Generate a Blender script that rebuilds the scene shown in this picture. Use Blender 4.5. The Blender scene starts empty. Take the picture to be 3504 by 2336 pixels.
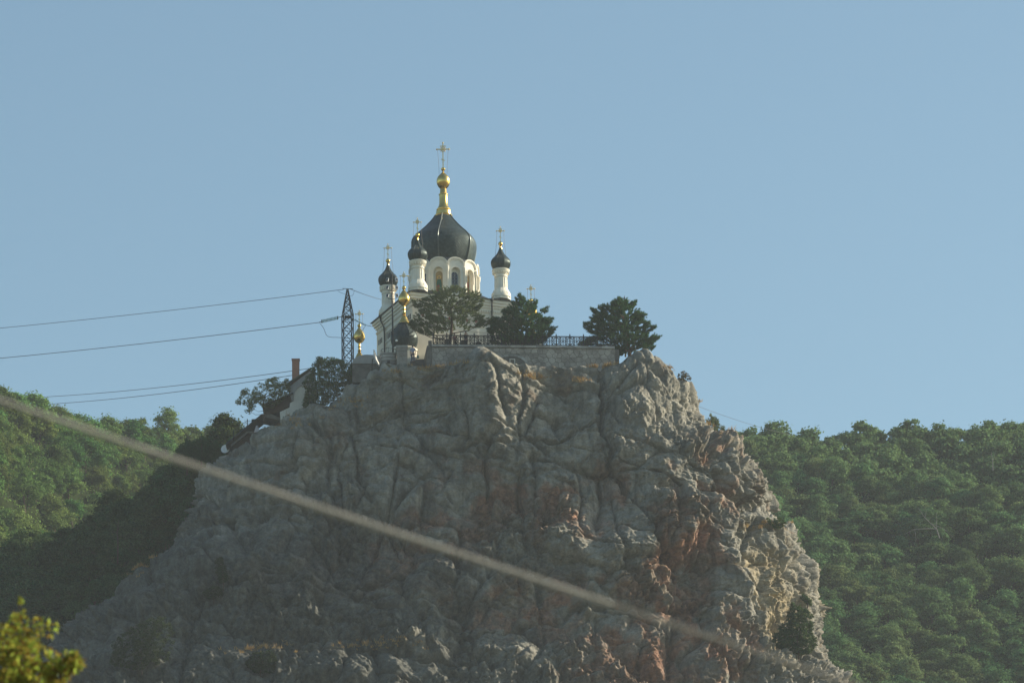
import bpy, math, random
import numpy as np
from mathutils import Matrix, Vector
rad = math.radians
scene = bpy.context.scene
col = scene.collection
rnd = random.Random(7)
nr = np.random.RandomState(11)

# ------------------------------------------------------------------ camera
FPX = 17250.0                      # focal length in photograph pixels (3504 wide)
PITCH, ROLL = 16.8, -0.8
cam_data = bpy.data.cameras.new('camera')
cam = bpy.data.objects.new('camera', cam_data)
col.objects.link(cam)
cam_data.sensor_width = 36.0
cam_data.lens = 36.0 * FPX / 3504.0
cam_data.clip_start = 0.5
cam_data.clip_end = 20000
cam_data.dof.use_dof = True
cam_data.dof.focus_distance = 520
cam_data.dof.aperture_fstop = 4.2
CAMM = Matrix.Rotation(rad(90 + PITCH), 4, 'X') @ Matrix.Rotation(rad(ROLL), 4, 'Z')
cam.matrix_world = CAMM
scene.camera = cam

# ------------------------------------------------------------------ light
SUN_AZ, SUN_EL = 16.0, 27.0        # degrees from +X towards +Y (right and a little behind the rock)
world = bpy.data.worlds.new('World')
scene.world = world
world.use_nodes = True
wn = world.node_tree
wn.nodes.clear()
sky = wn.nodes.new('ShaderNodeTexSky')
sky.sky_type = 'NISHITA'
sky.sun_disc = False
sky.sun_elevation = rad(SUN_EL)
sky.sun_rotation = rad(90 - SUN_AZ)
sky.air_density = 1.0
sky.dust_density = 1.8
sky.ozone_density = 0.5
sky.altitude = 300
bg = wn.nodes.new('ShaderNodeBackground')
bg.inputs['Strength'].default_value = 0.092
wo = wn.nodes.new('ShaderNodeOutputWorld')
tint = wn.nodes.new('ShaderNodeMix'); tint.data_type = 'RGBA'; tint.blend_type = 'MULTIPLY'
tint.inputs[0].default_value = 1.0
tint.inputs[7].default_value = (0.92, 1.085, 1.04, 1.0)     # white balance of the clear afternoon sky
wn.links.new(sky.outputs[0], tint.inputs[6])
wn.links.new(tint.outputs[2], bg.inputs[0])
wn.links.new(bg.outputs[0], wo.inputs[0])
sd = bpy.data.lights.new('sun', 'SUN')
sd.energy = 5.0
sd.angle = rad(0.6)
sd.color = (1.0, 0.86, 0.66)
sun = bpy.data.objects.new('sun', sd)
col.objects.link(sun)
sdir = Vector((math.cos(rad(SUN_AZ)) * math.cos(rad(SUN_EL)), math.sin(rad(SUN_AZ)) * math.cos(rad(SUN_EL)), math.sin(rad(SUN_EL))))
sun.rotation_euler = sdir.to_track_quat('Z', 'Y').to_euler()
sun.location = (200, 450, 330)
scene.view_settings.view_transform = 'Standard'
scene.view_settings.look = 'None'
scene.view_settings.gamma = 1.0
scene.view_settings.exposure = 0.6
scene.cycles.use_denoising = True
scene.cycles.max_bounces = 6
scene.cycles.diffuse_bounces = 3
scene.cycles.transparent_max_bounces = 8
scene.cycles.volume_bounces = 1
HAZE = 0.00011

# ------------------------------------------------------------------ helpers
M3 = np.array(CAMM.to_3x3())
MV3 = CAMM.to_3x3()
K = 3504.0 / 2352.0
def ps(u, v, Y):
    """point that the photograph shows at pixel (u, v), at distance Y north of the viewpoint"""
    d = MV3 @ Vector(((u - 1752) / FPX, -(v - 1168) / FPX, -1.0))
    return d * (Y / d.y)
def pd(u, v, Y):
    return ps(u * K, v * K, Y)
def project(P):
    q = P @ M3
    return 1752 + FPX * q[..., 0] / -q[..., 2], 1168 - FPX * q[..., 1] / -q[..., 2], -q[..., 2]

def tag(o, label=None, cat=None, group=None, kind=None):
    if label: o['label'] = label
    if cat: o['category'] = cat
    if group: o['group'] = group
    if kind: o['kind'] = kind
    return o
def empty(name, loc, rz=0.0):
    o = bpy.data.objects.new(name, None)
    o.empty_display_size = 0.2
    o.location = loc
    o.rotation_euler = (0, 0, rz)
    col.objects.link(o)
    return o
def link(name, me, parent=None, loc=None):
    o = bpy.data.objects.new(name, me)
    col.objects.link(o)
    if parent is not None: o.parent = parent
    if loc is not None: o.location = loc
    return o
def np_mesh(name, V, F, mat=None, smooth=False):
    """V (n,3); F (m,k) of equal-sized faces"""
    V = np.ascontiguousarray(V, dtype=np.float32)
    F = np.ascontiguousarray(F, dtype=np.int32)
    me = bpy.data.meshes.new(name)
    me.vertices.add(len(V)); me.vertices.foreach_set('co', V.ravel())
    m, k = F.shape
    me.loops.add(m * k); me.loops.foreach_set('vertex_index', F.ravel())
    me.polygons.add(m)
    me.polygons.foreach_set('loop_start', np.arange(0, m * k, k, dtype=np.int32))
    me.polygons.foreach_set('loop_total', np.full(m, k, dtype=np.int32))
    if smooth: me.polygons.foreach_set('use_smooth', np.ones(m, dtype=bool))
    me.update(calc_edges=True)
    if mat: me.materials.append(mat)
    return me
class MB:
    def __init__(s): s.v = []; s.f = []
    def box(s, x0, x1, y0, y1, z0, z1):
        b = len(s.v)
        s.v += [(x, y, z) for z in (z0, z1) for y in (y0, y1) for x in (x0, x1)]
        s.f += [tuple(b + i for i in q) for q in ((0, 2, 3, 1), (4, 5, 7, 6), (0, 1, 5, 4), (2, 6, 7, 3), (0, 4, 6, 2), (1, 3, 7, 5))]
        return s
    def tube(s, pts, r, n=6, caps=True):
        pts = [Vector(p) for p in pts]
        if not hasattr(r, '__len__'): r = [r] * len(pts)
        b = len(s.v); m = len(pts)
        ref = None
        for i, p in enumerate(pts):
            t = (pts[min(i + 1, m - 1)] - pts[max(i - 1, 0)]).normalized()
            if ref is None or abs(ref.dot(t)) > 0.95:
                ref = Vector((0, 0, 1)) if abs(t.z) < 0.9 else Vector((1, 0, 0))
            a = t.cross(ref).normalized(); c = t.cross(a)
            for k in range(n):
                w = 2 * math.pi * k / n
                s.v.append(tuple(p + (a * math.cos(w) + c * math.sin(w)) * r[i]))
        for i in range(m - 1):
            for k in range(n):
                k2 = (k + 1) % n
                s.f.append((b + i * n + k, b + i * n + k2, b + (i + 1) * n + k2, b + (i + 1) * n + k))
        if caps:
            s.f.append(tuple(b + k for k in range(n))[::-1])
            s.f.append(tuple(b + (m - 1) * n + k for k in range(n)))
        return s
    def lathe(s, prof, n=32, cx=0, cy=0, z0=0, mod=None, a0=0.0):
        """prof: (r, z) list from the bottom up"""
        b = len(s.v); m = len(prof)
        for r, z in prof:
            for k in range(n):
                w = a0 + 2 * math.pi * k / n
                q = r * (mod(w, r, z) if mod else 1.0)
                s.v.append((cx + q * math.cos(w), cy + q * math.sin(w), z0 + z))
        for i in range(m - 1):
            for k in range(n):
                k2 = (k + 1) % n
                s.f.append((b + i * n + k, b + i * n + k2, b + (i + 1) * n + k2, b + (i + 1) * n + k))
        s.f.append(tuple(b + k for k in range(n))[::-1])
        s.f.append(tuple(b + (m - 1) * n + k for k in range(n)))
        return s
    def sphere(s, c, r, n=12, m=8, sc=(1, 1, 1)):
        prof = [(max(1e-3, math.sin(math.pi * i / m)) * r, -math.cos(math.pi * i / m) * r * sc[2]) for i in range(m + 1)]
        b = len(s.v)
        s.lathe(prof, n, c[0], c[1], c[2])
        for i in range(b, len(s.v)):
            x, y, z = s.v[i]
            s.v[i] = (c[0] + (x - c[0]) * sc[0], c[1] + (y - c[1]) * sc[1], z)
        return s
    def prism(s, poly, d):
        """poly: 3-D points of one flat face, extruded by vector d"""
        b = len(s.v); n = len(poly); d = Vector(d)
        s.v += [tuple(Vector(p)) for p in poly] + [tuple(Vector(p) + d) for p in poly]
        s.f.append(tuple(range(b, b + n)))
        s.f.append(tuple(range(b + 2 * n - 1, b + n - 1, -1)))
        for i in range(n):
            j = (i + 1) % n
            s.f.append((b + i, b + n + i, b + n + j, b + j))
        return s
    def mesh(s, name, mat, smooth=False):
        me = bpy.data.meshes.new(name)
        me.from_pydata(s.v, [], s.f)
        if smooth:
            me.polygons.foreach_set('use_smooth', [True] * len(me.polygons))
            try: me.set_sharp_from_angle(angle=rad(38))
            except Exception: pass
        me.update()
        if mat: me.materials.append(mat)
        return me
    def build(s, name, mat, parent=None, smooth=False, loc=None):
        return link(name, s.mesh(name, mat, smooth), parent, loc)
def catmull(pts, n=5):
    out = []
    for i in range(len(pts) - 1):
        p0, p1, p2, p3 = pts[max(i - 1, 0)], pts[i], pts[i + 1], pts[min(i + 2, len(pts) - 1)]
        for k in range(n):
            t = k / n
            out.append(tuple(0.5 * (2 * b + (c - a) * t + (2 * a - 5 * b + 4 * c - d) * t * t + (3 * b - a - 3 * c + d) * t ** 3) for a, b, c, d in zip(p0, p1, p2, p3)))
    out.append(tuple(pts[-1]))
    return out
def copy_tree(o, parent=None):
    c = o.copy(); col.objects.link(c); c.parent = parent
    for ch in o.children: copy_tree(ch, c)
    return c

# ---- noise (numpy)
def hash3(ix, iy, iz, s):
    h = (ix.astype(np.int64) * 374761393 + iy.astype(np.int64) * 668265263 + iz.astype(np.int64) * 2147483647 + s * 974634777) & 0xFFFFFFFF
    h = ((h ^ (h >> 13)) * 1274126177) & 0xFFFFFFFF
    h = ((h ^ (h >> 16)) * 2246822519) & 0xFFFFFFFF
    return ((h ^ (h >> 15)) & 0xFFFFFF) / float(0x1000000)
def vnoise(P, s=0):
    F = np.floor(P); f = P - F; f = f * f * f * (f * (f * 6 - 15) + 10)
    I = F.astype(np.int64)
    r = 0
    for a in (0, 1):
        for b in (0, 1):
            for c in (0, 1):
                w = (f[:, 0] if a else 1 - f[:, 0]) * (f[:, 1] if b else 1 - f[:, 1]) * (f[:, 2] if c else 1 - f[:, 2])
                r = r + w * hash3(I[:, 0] + a, I[:, 1] + b, I[:, 2] + c, s)
    return r * 2 - 1
def fbm(P, o=4, s=0, g=0.5):
    r = 0; a = 1.0; Q = P
    for i in range(o):
        r = r + a * vnoise(Q, s + i * 17); Q = Q * 2.03 + 5.3; a *= g
    return r
def worley(P, s=0):
    """F1, F2, cell random, offset to the cell's point"""
    P = P.astype(np.float32)
    I = np.floor(P - 0.5).astype(np.int64)
    n = len(P)
    f1 = np.full(n, 9.0, np.float32); f2 = f1.copy(); cr = np.zeros(n, np.float32); off = np.zeros((n, 3), np.float32)
    for a in (0, 1):
        for b in (0, 1):
            for c in (0, 1):
                X, Y, Z = I[:, 0] + a, I[:, 1] + b, I[:, 2] + c
                h = hash3(X, Y, Z, s)
                q = np.stack([X + 0.18 + 0.64 * h, Y + 0.18 + 0.64 * np.mod(h * 977.3, 1), Z + 0.18 + 0.64 * np.mod(h * 7919.7, 1)], 1).astype(np.float32)
                dv = P - q
                d = np.sqrt((dv ** 2).sum(1))
                m = d < f1
                f2 = np.where(m, f1, np.minimum(f2, d))
                f1 = np.where(m, d, f1)
                cr = np.where(m, np.mod(h * 3571.9, 1), cr)
                off = np.where(m[:, None], dv, off)
    return f1, f2, cr, off
def blocks(P, s, tilt=0.6):
    """fractured blocks: flat, tilted facets with creases between them"""
    f1, f2, cr, off = worley(P, s)
    a = cr * 6.283
    t = (np.sin(a) * off[:, 0] + np.cos(a * 1.7) * off[:, 2] + np.cos(a * 2.3) * off[:, 1]) * tilt
    g = f2 - f1
    pil = np.clip(g / 0.20, 0, 1)
    return pil * (0.40 + (cr - 0.5) * 0.8 + t * 1.25) - 0.25, np.exp(-g / 0.05), f1

# ------------------------------------------------------------------ materials
def mat_new(name):
    m = bpy.data.materials.new(name); m.use_nodes = True
    nt = m.node_tree; b = nt.nodes['Principled BSDF']
    return m, nt, b
def N(nt, t, **kw):
    n = nt.nodes.new(t)
    for k, v in kw.items():
        if k in n.inputs: n.inputs[k].default_value = v
        else: setattr(n, k, v)
    return n
def plain(name, c, rough=0.7, metal=0.0, var=0.18, scale=3.0, bump=0.15, bscale=20.0, spec=0.3):
    m, nt, b = mat_new(name)
    tc = N(nt, 'ShaderNodeTexCoord')
    n1 = N(nt, 'ShaderNodeTexNoise', Scale=scale, Detail=5.0, Roughness=0.6)
    nt.links.new(tc.outputs['Object'], n1.inputs['Vector'])
    cr = N(nt, 'ShaderNodeValToRGB')
    cr.color_ramp.elements[0].position = 0.3; cr.color_ramp.elements[1].position = 0.72
    cr.color_ramp.elements[0].color = tuple(x * (1 - var) for x in c) + (1,)
    cr.color_ramp.elements[1].color = tuple(min(1, x * (1 + var * 0.6)) for x in c) + (1,)
    nt.links.new(n1.outputs['Fac'], cr.inputs['Fac'])
    nt.links.new(cr.outputs['Color'], b.inputs['Base Color'])
    b.inputs['Roughness'].default_value = rough
    b.inputs['Metallic'].default_value = metal
    b.inputs['Specular IOR Level'].default_value = spec
    if bump:
        n2 = N(nt, 'ShaderNodeTexNoise', Scale=bscale, Detail=4.0)
        nt.links.new(tc.outputs['Object'], n2.inputs['Vector'])
        bp = N(nt, 'ShaderNodeBump', Strength=bump, Distance=0.05)
        nt.links.new(n2.outputs['Fac'], bp.inputs['Height'])
        nt.links.new(bp.outputs['Normal'], b.inputs['Normal'])
    return m
def leafmat(name, c, var=0.35, trans=0.3, hue=0.03, per_obj=True):
    m, nt, b = mat_new(name)
    out = nt.nodes['Material Output']
    geo = N(nt, 'ShaderNodeNewGeometry')
    oi = N(nt, 'ShaderNodeObjectInfo')
    hs = N(nt, 'ShaderNodeHueSaturation')
    hs.inputs['Color'].default_value = c + (1,)
    def rng(src, lo, hi):
        mr = N(nt, 'ShaderNodeMapRange'); mr.inputs['To Min'].default_value = lo; mr.inputs['To Max'].default_value = hi
        nt.links.new(src, mr.inputs['Value']); return mr.outputs['Result']
    v1 = rng(geo.outputs['Random Per Island'], 1 - var, 1 + var)
    if per_obj:
        v2 = rng(oi.outputs['Random'], 0.72, 1.3)
        mu = N(nt, 'ShaderNodeMath', operation='MULTIPLY')
        nt.links.new(v1, mu.inputs[0]); nt.links.new(v2, mu.inputs[1])
        nt.links.new(mu.outputs[0], hs.inputs['Value'])
        wn_ = N(nt, 'ShaderNodeTexWhiteNoise', noise_dimensions='1D')
        nt.links.new(oi.outputs['Random'], wn_.inputs['W'])
        nt.links.new(rng(wn_.outputs['Value'], 0.5 - hue, 0.5 + hue), hs.inputs['Hue'])
    else:
        nt.links.new(v1, hs.inputs['Value'])
        nt.links.new(rng(geo.outputs['Random Per Island'], 0.5 - hue, 0.5 + hue), hs.inputs['Hue'])
    df = N(nt, 'ShaderNodeBsdfDiffuse'); tr = N(nt, 'ShaderNodeBsdfTranslucent')
    nt.links.new(hs.outputs[0], df.inputs['Color']); nt.links.new(hs.outputs[0], tr.inputs['Color'])
    mx = N(nt, 'ShaderNodeMixShader'); mx.inputs[0].default_value = trans
    nt.links.new(df.outputs[0], mx.inputs[1]); nt.links.new(tr.outputs[0], mx.inputs[2])
    nt.links.new(mx.outputs[0], out.inputs['Surface'])
    return m

MT = {}
MT['plaster'] = plain('cream_plaster', (0.76, 0.725, 0.61), 0.75, var=0.12, scale=0.8, bump=0.1)
MT['trim'] = plain('white_trim', (0.81, 0.78, 0.67), 0.7, var=0.10, scale=1.2, bump=0.1)
MT['frieze'] = plain('frieze_stone', (0.60, 0.56, 0.47), 0.8, var=0.2, scale=2.5)
MT['gold'] = plain('gilding', (0.80, 0.55, 0.16), 0.24, 1.0, var=0.12, scale=2.0, bump=0.06, bscale=6, spec=0.5)
MT['goldcross'] = plain('gilded_iron', (0.82, 0.60, 0.22), 0.38, 0.85, var=0.1)
MT['iron'] = plain('dark_iron', (0.018, 0.022, 0.028), 0.5, 0.2, var=0.3)
MT['steel'] = plain('weathered_steel', (0.022, 0.021, 0.021), 0.75, 0.0, var=0.4, spec=0.1)
MT['cable'] = plain('bare_cable', (0.05, 0.055, 0.06), 0.6, 0.3, bump=0)
MT['rope'] = plain('sheathed_cable', (0.46, 0.43, 0.38), 0.9, 0.0, var=0.15, scale=9)
MT['roof'] = plain('dark_sheet_roof', (0.045, 0.055, 0.06), 0.45, 0.3, var=0.3)
MT['white'] = plain('white_enamel', (0.80, 0.80, 0.78), 0.4, var=0.05)
MT['render'] = plain('white_render', (0.62, 0.60, 0.54), 0.85, var=0.15, scale=1.0)
MT['grey'] = plain('grey_render', (0.33, 0.33, 0.32), 0.85, var=0.2, scale=1.0)
MT['brown'] = plain('brown_boards', (0.07, 0.045, 0.035), 0.8, var=0.3)
MT['darkwall'] = plain('dark_stone', (0.16, 0.15, 0.135), 0.9, var=0.35, scale=1.5, bump=0.5)
MT['bark'] = plain('bark', (0.09, 0.065, 0.05), 0.95, var=0.4, scale=6, bump=0.6)
MT['redbark'] = plain('pine_bark', (0.15, 0.085, 0.06), 0.95, var=0.4, scale=6, bump=0.6)
MT['deadwood'] = plain('bleached_wood', (0.27, 0.26, 0.235), 0.9, var=0.2)
MT['glass'] = plain('green_glass', (0.20, 0.42, 0.36), 0.12, 0.0, var=0.1, bump=0, spec=0.8)
MT['dark'] = plain('dark_recess', (0.02, 0.02, 0.022), 0.7, var=0.2, bump=0)
MT['globe'] = plain('opal_glass', (0.85, 0.85, 0.83), 0.25, var=0.02, bump=0)
MT['skin'] = plain('skin', (0.48, 0.29, 0.21), 0.6, var=0.05, bump=0)
MT['hair'] = plain('hair', (0.03, 0.022, 0.018), 0.6, var=0.2)
def cloth(n, c): return plain(n, c, 0.9, var=0.15, scale=8, bump=0.2)

def wallstone(name, c):
    m, nt, b = mat_new(name)
    tc = N(nt, 'ShaderNodeTexCoord'); oi = N(nt, 'ShaderNodeObjectInfo')
    n1 = N(nt, 'ShaderNodeTexNoise', Scale=4.0, Detail=6.0, Roughness=0.65)
    nt.links.new(tc.outputs['Object'], n1.inputs['Vector'])
    hs = N(nt, 'ShaderNodeHueSaturation'); hs.inputs['Color'].default_value = c + (1,)
    mr = N(nt, 'ShaderNodeMapRange'); mr.inputs['To Min'].default_value = 0.74; mr.inputs['To Max'].default_value = 1.22
    nt.links.new(oi.outputs['Random'], mr.inputs['Value'])
    m2 = N(nt, 'ShaderNodeMapRange'); m2.inputs['To Min'].default_value = 0.55; m2.inputs['To Max'].default_value = 1.4
    nt.links.new(n1.outputs['Fac'], m2.inputs['Value'])
    mu = N(nt, 'ShaderNodeMath', operation='MULTIPLY')
    nt.links.new(mr.outputs[0], mu.inputs[0]); nt.links.new(m2.outputs[0], mu.inputs[1])
    n3 = N(nt, 'ShaderNodeTexNoise', Scale=0.7, Detail=5.0); nt.links.new(tc.outputs['Object'], n3.inputs['Vector'])
    m3 = N(nt, 'ShaderNodeMapRange'); m3.inputs['From Min'].default_value = 0.3; m3.inputs['From Max'].default_value = 0.7; m3.inputs['To Min'].default_value = 0.62; m3.inputs['To Max'].default_value = 1.2
    nt.links.new(n3.outputs['Fac'], m3.inputs['Value'])
    mv = N(nt, 'ShaderNodeMath', operation='MULTIPLY'); nt.links.new(mu.outputs[0], mv.inputs[0]); nt.links.new(m3.outputs[0], mv.inputs[1])
    nt.links.new(mv.outputs[0], hs.inputs['Value'])
    nt.links.new(hs.outputs[0], b.inputs['Base Color'])
    b.inputs['Roughness'].default_value = 0.9
    bp = N(nt, 'ShaderNodeBump', Strength=0.5, Distance=0.04)
    nt.links.new(n1.outputs['Fac'], bp.inputs['Height']); nt.links.new(bp.outputs[0], b.inputs['Normal'])
    return m
MT['stone'] = wallstone('wall_stone', (0.345, 0.32, 0.285))
MT['coping'] = wallstone('coping_stone', (0.35, 0.345, 0.325))
MT['mortar'] = plain('mortar', (0.17, 0.16, 0.145), 0.95, var=0.25)

def dome_mat():
    m, nt, b = mat_new('dark_dome_shingles')
    tc = N(nt, 'ShaderNodeTexCoord')
    sp = N(nt, 'ShaderNodeSeparateXYZ'); nt.links.new(tc.outputs['Object'], sp.inputs[0])
    at = N(nt, 'ShaderNodeMath', operation='ARCTAN2'); nt.links.new(sp.outputs[1], at.inputs[0]); nt.links.new(sp.outputs[0], at.inputs[1])
    cb = N(nt, 'ShaderNodeCombineXYZ'); mu = N(nt, 'ShaderNodeMath', operation='MULTIPLY'); mu.inputs[1].default_value = 3.0
    nt.links.new(at.outputs[0], mu.inputs[0]); nt.links.new(mu.outputs[0], cb.inputs[0]); nt.links.new(sp.outputs[2], cb.inputs[1])
    mp = N(nt, 'ShaderNodeMapping'); mp.inputs['Rotation'].default_value = (0, 0, rad(45))
    nt.links.new(cb.outputs[0], mp.inputs['Vector'])
    br = N(nt, 'ShaderNodeTexBrick', Scale=2.3, offset=0.0)
    br.inputs['Color1'].default_value = (0.018, 0.036, 0.037, 1); br.inputs['Color2'].default_value = (0.046, 0.076, 0.075, 1)
    br.inputs['Mortar'].default_value = (0.02, 0.026, 0.03, 1); br.inputs['Mortar Size'].default_value = 0.03
    br.inputs['Brick Width'].default_value = 0.5; br.inputs['Row Height'].default_value = 0.5
    nt.links.new(mp.outputs[0], br.inputs['Vector'])
    nt.links.new(br.outputs['Color'], b.inputs['Base Color'])
    nz = N(nt, 'ShaderNodeTexNoise', Scale=2.0, Detail=5.0); nt.links.new(tc.outputs['Object'], nz.inputs['Vector'])
    mr = N(nt, 'ShaderNodeMapRange'); mr.inputs['To Min'].default_value = 0.32; mr.inputs['To Max'].default_value = 0.58
    nt.links.new(nz.outputs['Fac'], mr.inputs['Value']); nt.links.new(mr.outputs[0], b.inputs['Roughness'])
    b.inputs['Metallic'].default_value = 0.5
    bp = N(nt, 'ShaderNodeBump', Strength=0.9, Distance=0.05); bp.invert = True
    nt.links.new(br.outputs['Fac'], bp.inputs['Height']); nt.links.new(bp.outputs[0], b.inputs['Normal'])
    return m
MT['dome'] = dome_mat()
def brick_mat():
    m, nt, b = mat_new('red_brick')
    tc = N(nt, 'ShaderNodeTexCoord')
    mp = N(nt, 'ShaderNodeMapping'); mp.inputs['Rotation'].default_value = (rad(90), 0, 0)
    nt.links.new(tc.outputs['Object'], mp.inputs[0])
    br = N(nt, 'ShaderNodeTexBrick', Scale=1.0)
    br.inputs['Color1'].default_value = (0.30, 0.10, 0.06, 1); br.inputs['Color2'].default_value = (0.38, 0.15, 0.09, 1)
    br.inputs['Mortar'].default_value = (0.30, 0.24, 0.2, 1); br.inputs['Mortar Size'].default_value = 0.012
    br.inputs['Brick Width'].default_value = 0.25; br.inputs['Row Height'].default_value = 0.085
    nt.links.new(mp.outputs[0], br.inputs['Vector']); nt.links.new(br.outputs['Color'], b.inputs['Base Color'])
    b.inputs['Roughness'].default_value = 0.9
    return m
MT['brick'] = brick_mat()

def rock_mat():
    m, nt, b = mat_new('limestone')
    tc = N(nt, 'ShaderNodeTexCoord')
    at = N(nt, 'ShaderNodeAttribute', attribute_name='pigment')
    sp = N(nt, 'ShaderNodeSeparateColor'); nt.links.new(at.outputs['Color'], sp.inputs[0])
    def noise(scale, det=6.0, mapping=None, rough=0.6):
        n = N(nt, 'ShaderNodeTexNoise', Scale=scale, Detail=det, Roughness=rough)
        src = tc.outputs['Object']
        if mapping:
            mp = N(nt, 'ShaderNodeMapping'); mp.inputs['Scale'].default_value = mapping
            nt.links.new(src, mp.inputs[0]); src = mp.outputs[0]
        nt.links.new(src, n.inputs['Vector']); return n.outputs['Fac']
    def ramp(src, pts):
        r = N(nt, 'ShaderNodeValToRGB')
        e = r.color_ramp.elements
        while len(e) < len(pts): e.new(0.5)
        for i, (p, c) in enumerate(pts): e[i].position = p; e[i].color = c + (1,)
        nt.links.new(src, r.inputs[0]); return r.outputs[0]
    def mix(f, a, c, mode='MIX'):
        x = N(nt, 'ShaderNodeMix', data_type='RGBA', blend_type=mode)
        for s_, v in ((0, f), (6, a), (7, c)):
            if isinstance(v, (int, float)): x.inputs[s_].default_value = v
            elif isinstance(v, tuple): x.inputs[s_].default_value = v + (1,)
            else: nt.links.new(v, x.inputs[s_])
        return x.outputs[2]
    base = ramp(noise(0.45, 8.0), [(0.28, (0.145, 0.146, 0.130)), (0.5, (0.235, 0.233, 0.206)), (0.72, (0.345, 0.335, 0.295))])
    red = ramp(noise(1.1, 8.0), [(0.3, (0.17, 0.105, 0.078)), (0.6, (0.34, 0.195, 0.138)), (0.8, (0.42, 0.285, 0.21))])
    och = ramp(noise(0.8, 8.0), [(0.3, (0.30, 0.25, 0.16)), (0.7, (0.48, 0.405, 0.265))])
    gr = ramp(noise(5.0, 8.0), [(0.3, (0.20, 0.15, 0.075)), (0.7, (0.34, 0.26, 0.13))])
    c = mix(sp.outputs[0], base, red)
    c = mix(sp.outputs[1], c, och)
    c = mix(sp.outputs[2], c, gr)
    shade_f = N(nt, 'ShaderNodeMath', operation='MULTIPLY'); shade_f.inputs[1].default_value = 0.9
    nt.links.new(at.outputs['Alpha'], shade_f.inputs[0])
    c = mix(shade_f.outputs[0], c, ramp(noise(2.2, 8.0), [(0.3, (0.070, 0.077, 0.074)), (0.7, (0.140, 0.146, 0.137))]))  # alpha darkens the rock colour to imitate shade
    # dark weathering streaks that run down the face, and pale washed ones
    st = ramp(noise(0.5, 7.0, (2.6, 2.6, 0.16)), [(0.36, (0.62, 0.62, 0.62)), (0.5, (1.0, 1.0, 1.0)), (0.68, (1.22, 1.21, 1.18))])
    c = mix(0.75, c, st, 'MULTIPLY')
    crk = ramp(noise(1.6, 9.0, (1.0, 1.0, 1.0), 0.75), [(0.32, (0.58, 0.575, 0.56)), (0.5, (1.0, 1.0, 1.0)), (0.68, (1.45, 1.43, 1.38))])
    c = mix(0.8, c, crk, 'MULTIPLY')
    sp2 = ramp(noise(7.0, 8.0, None, 0.7), [(0.3, (0.72, 0.72, 0.72)), (0.55, (1.0, 1.0, 1.0)), (0.75, (1.25, 1.25, 1.25))])
    c = mix(0.8, c, sp2, 'MULTIPLY')
    nt.links.new(c, b.inputs['Base Color'])
    b.inputs['Roughness'].default_value = 0.95
    b.inputs['Specular IOR Level'].default_value = 0.15
    bp = N(nt, 'ShaderNodeBump', Strength=1.0, Distance=0.16)
    nt.links.new(noise(4.0, 9.0, None, 0.7), bp.inputs['Height']); nt.links.new(bp.outputs[0], b.inputs['Normal'])
    return m
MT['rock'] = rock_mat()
MT['soil'] = plain('wooded_soil', (0.022, 0.032, 0.012), 1.0, var=0.4, scale=0.3, spec=0.0)
MT['turf'] = plain('dry_turf', (0.12, 0.11, 0.06), 0.95, var=0.4, scale=0.05)
MT['paving'] = plain('terrace_paving', (0.36, 0.34, 0.31), 0.9, var=0.2)

# ------------------------------------------------------------------ ground and slopes
g = np_mesh('ground', np.array([(-9000, -4000, -1.7), (9000, -4000, -1.7), (9000, 14000, -1.7), (-9000, 14000, -1.7)]), np.array([(0, 1, 2, 3)]), MT['turf'])
tag(link('ground', g), kind='structure')
def grid_mesh(name, X, Y, Z, mat):
    ny, nx = X.shape
    V = np.stack([X, Y, Z], -1).reshape(-1, 3)
    i = np.arange(ny * nx).reshape(ny, nx)
    F = np.stack([i[:-1, :-1], i[:-1, 1:], i[1:, 1:], i[1:, :-1]], -1).reshape(-1, 4)
    return np_mesh(name, V, F, mat, True)
gx, gy = np.meshgrid(np.linspace(-420, 420, 120), np.linspace(150, 900, 110))
gz = np.interp(gy, [150, 455, 540, 640, 900], [-1.9, 92, 100, 88, 60]) + 1.5 * fbm(np.stack([gx, gy, 0 * gx], -1).reshape(-1, 3) / 40, 3, 5).reshape(gx.shape)
gz[0] = -1.9
tag(link('lower_slope', grid_mesh('lower_slope', gx, gy, gz, MT['turf'])), kind='structure')

def skyline(pts):
    """[(px, py, Y)] in display pixels -> arrays of x, y, z"""
    q = np.array([tuple(pd(a, b, c)) for a, b, c in pts]); return q[:, 0], q[:, 1], q[:, 2]
def hill_func(pts, slope, seed, drop=3.6):
    sx, sy, sz = skyline(pts)
    def f(x, y):
        ys = np.interp(x, sx, sy); zs = np.interp(x, sx, sz) - drop
        d = ys - y
        z = np.where(d > 0, zs - slope * d - 0.0009 * d * d, zs - 0.10 * (-d) - 0.002 * d * d)
        P = np.stack([x, y, 0 * x], -1).reshape(-1, 3)
        n = fbm(P / 22, 3, seed).reshape(np.shape(x))
        return z + 2.6 * n * np.clip(d / 20, 0.25, 1)
    return f
RH = hill_func([(1200, 990, 720), (1500, 1000, 735), (1700, 992, 745), (1900, 986, 760), (2060, 980, 765), (2250, 972, 770), (2400, 962, 775), (2800, 930, 780), (3400, 880, 790)], 0.60, 31)
LH = hill_func([(-900, 560, 640), (-400, 750, 660), (0, 886, 690), (110, 940, 705), (240, 970, 735), (400, 968, 770), (470, 988, 780), (560, 978, 790), (900, 1010, 800)], 0.60, 47)
gx, gy = np.meshgrid(np.linspace(0, 220, 100), np.linspace(560, 860, 110))
tag(link('wooded_hill_right', grid_mesh('wooded_hill_right', gx, gy, RH(gx, gy), MT['soil'])), kind='structure')
gx, gy = np.meshgrid(np.linspace(-190, -14, 90), np.linspace(545, 880, 110))
tag(link('wooded_hill_left', grid_mesh('wooded_hill_left', gx, gy, LH(gx, gy), MT['soil'])), kind='structure')

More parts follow.
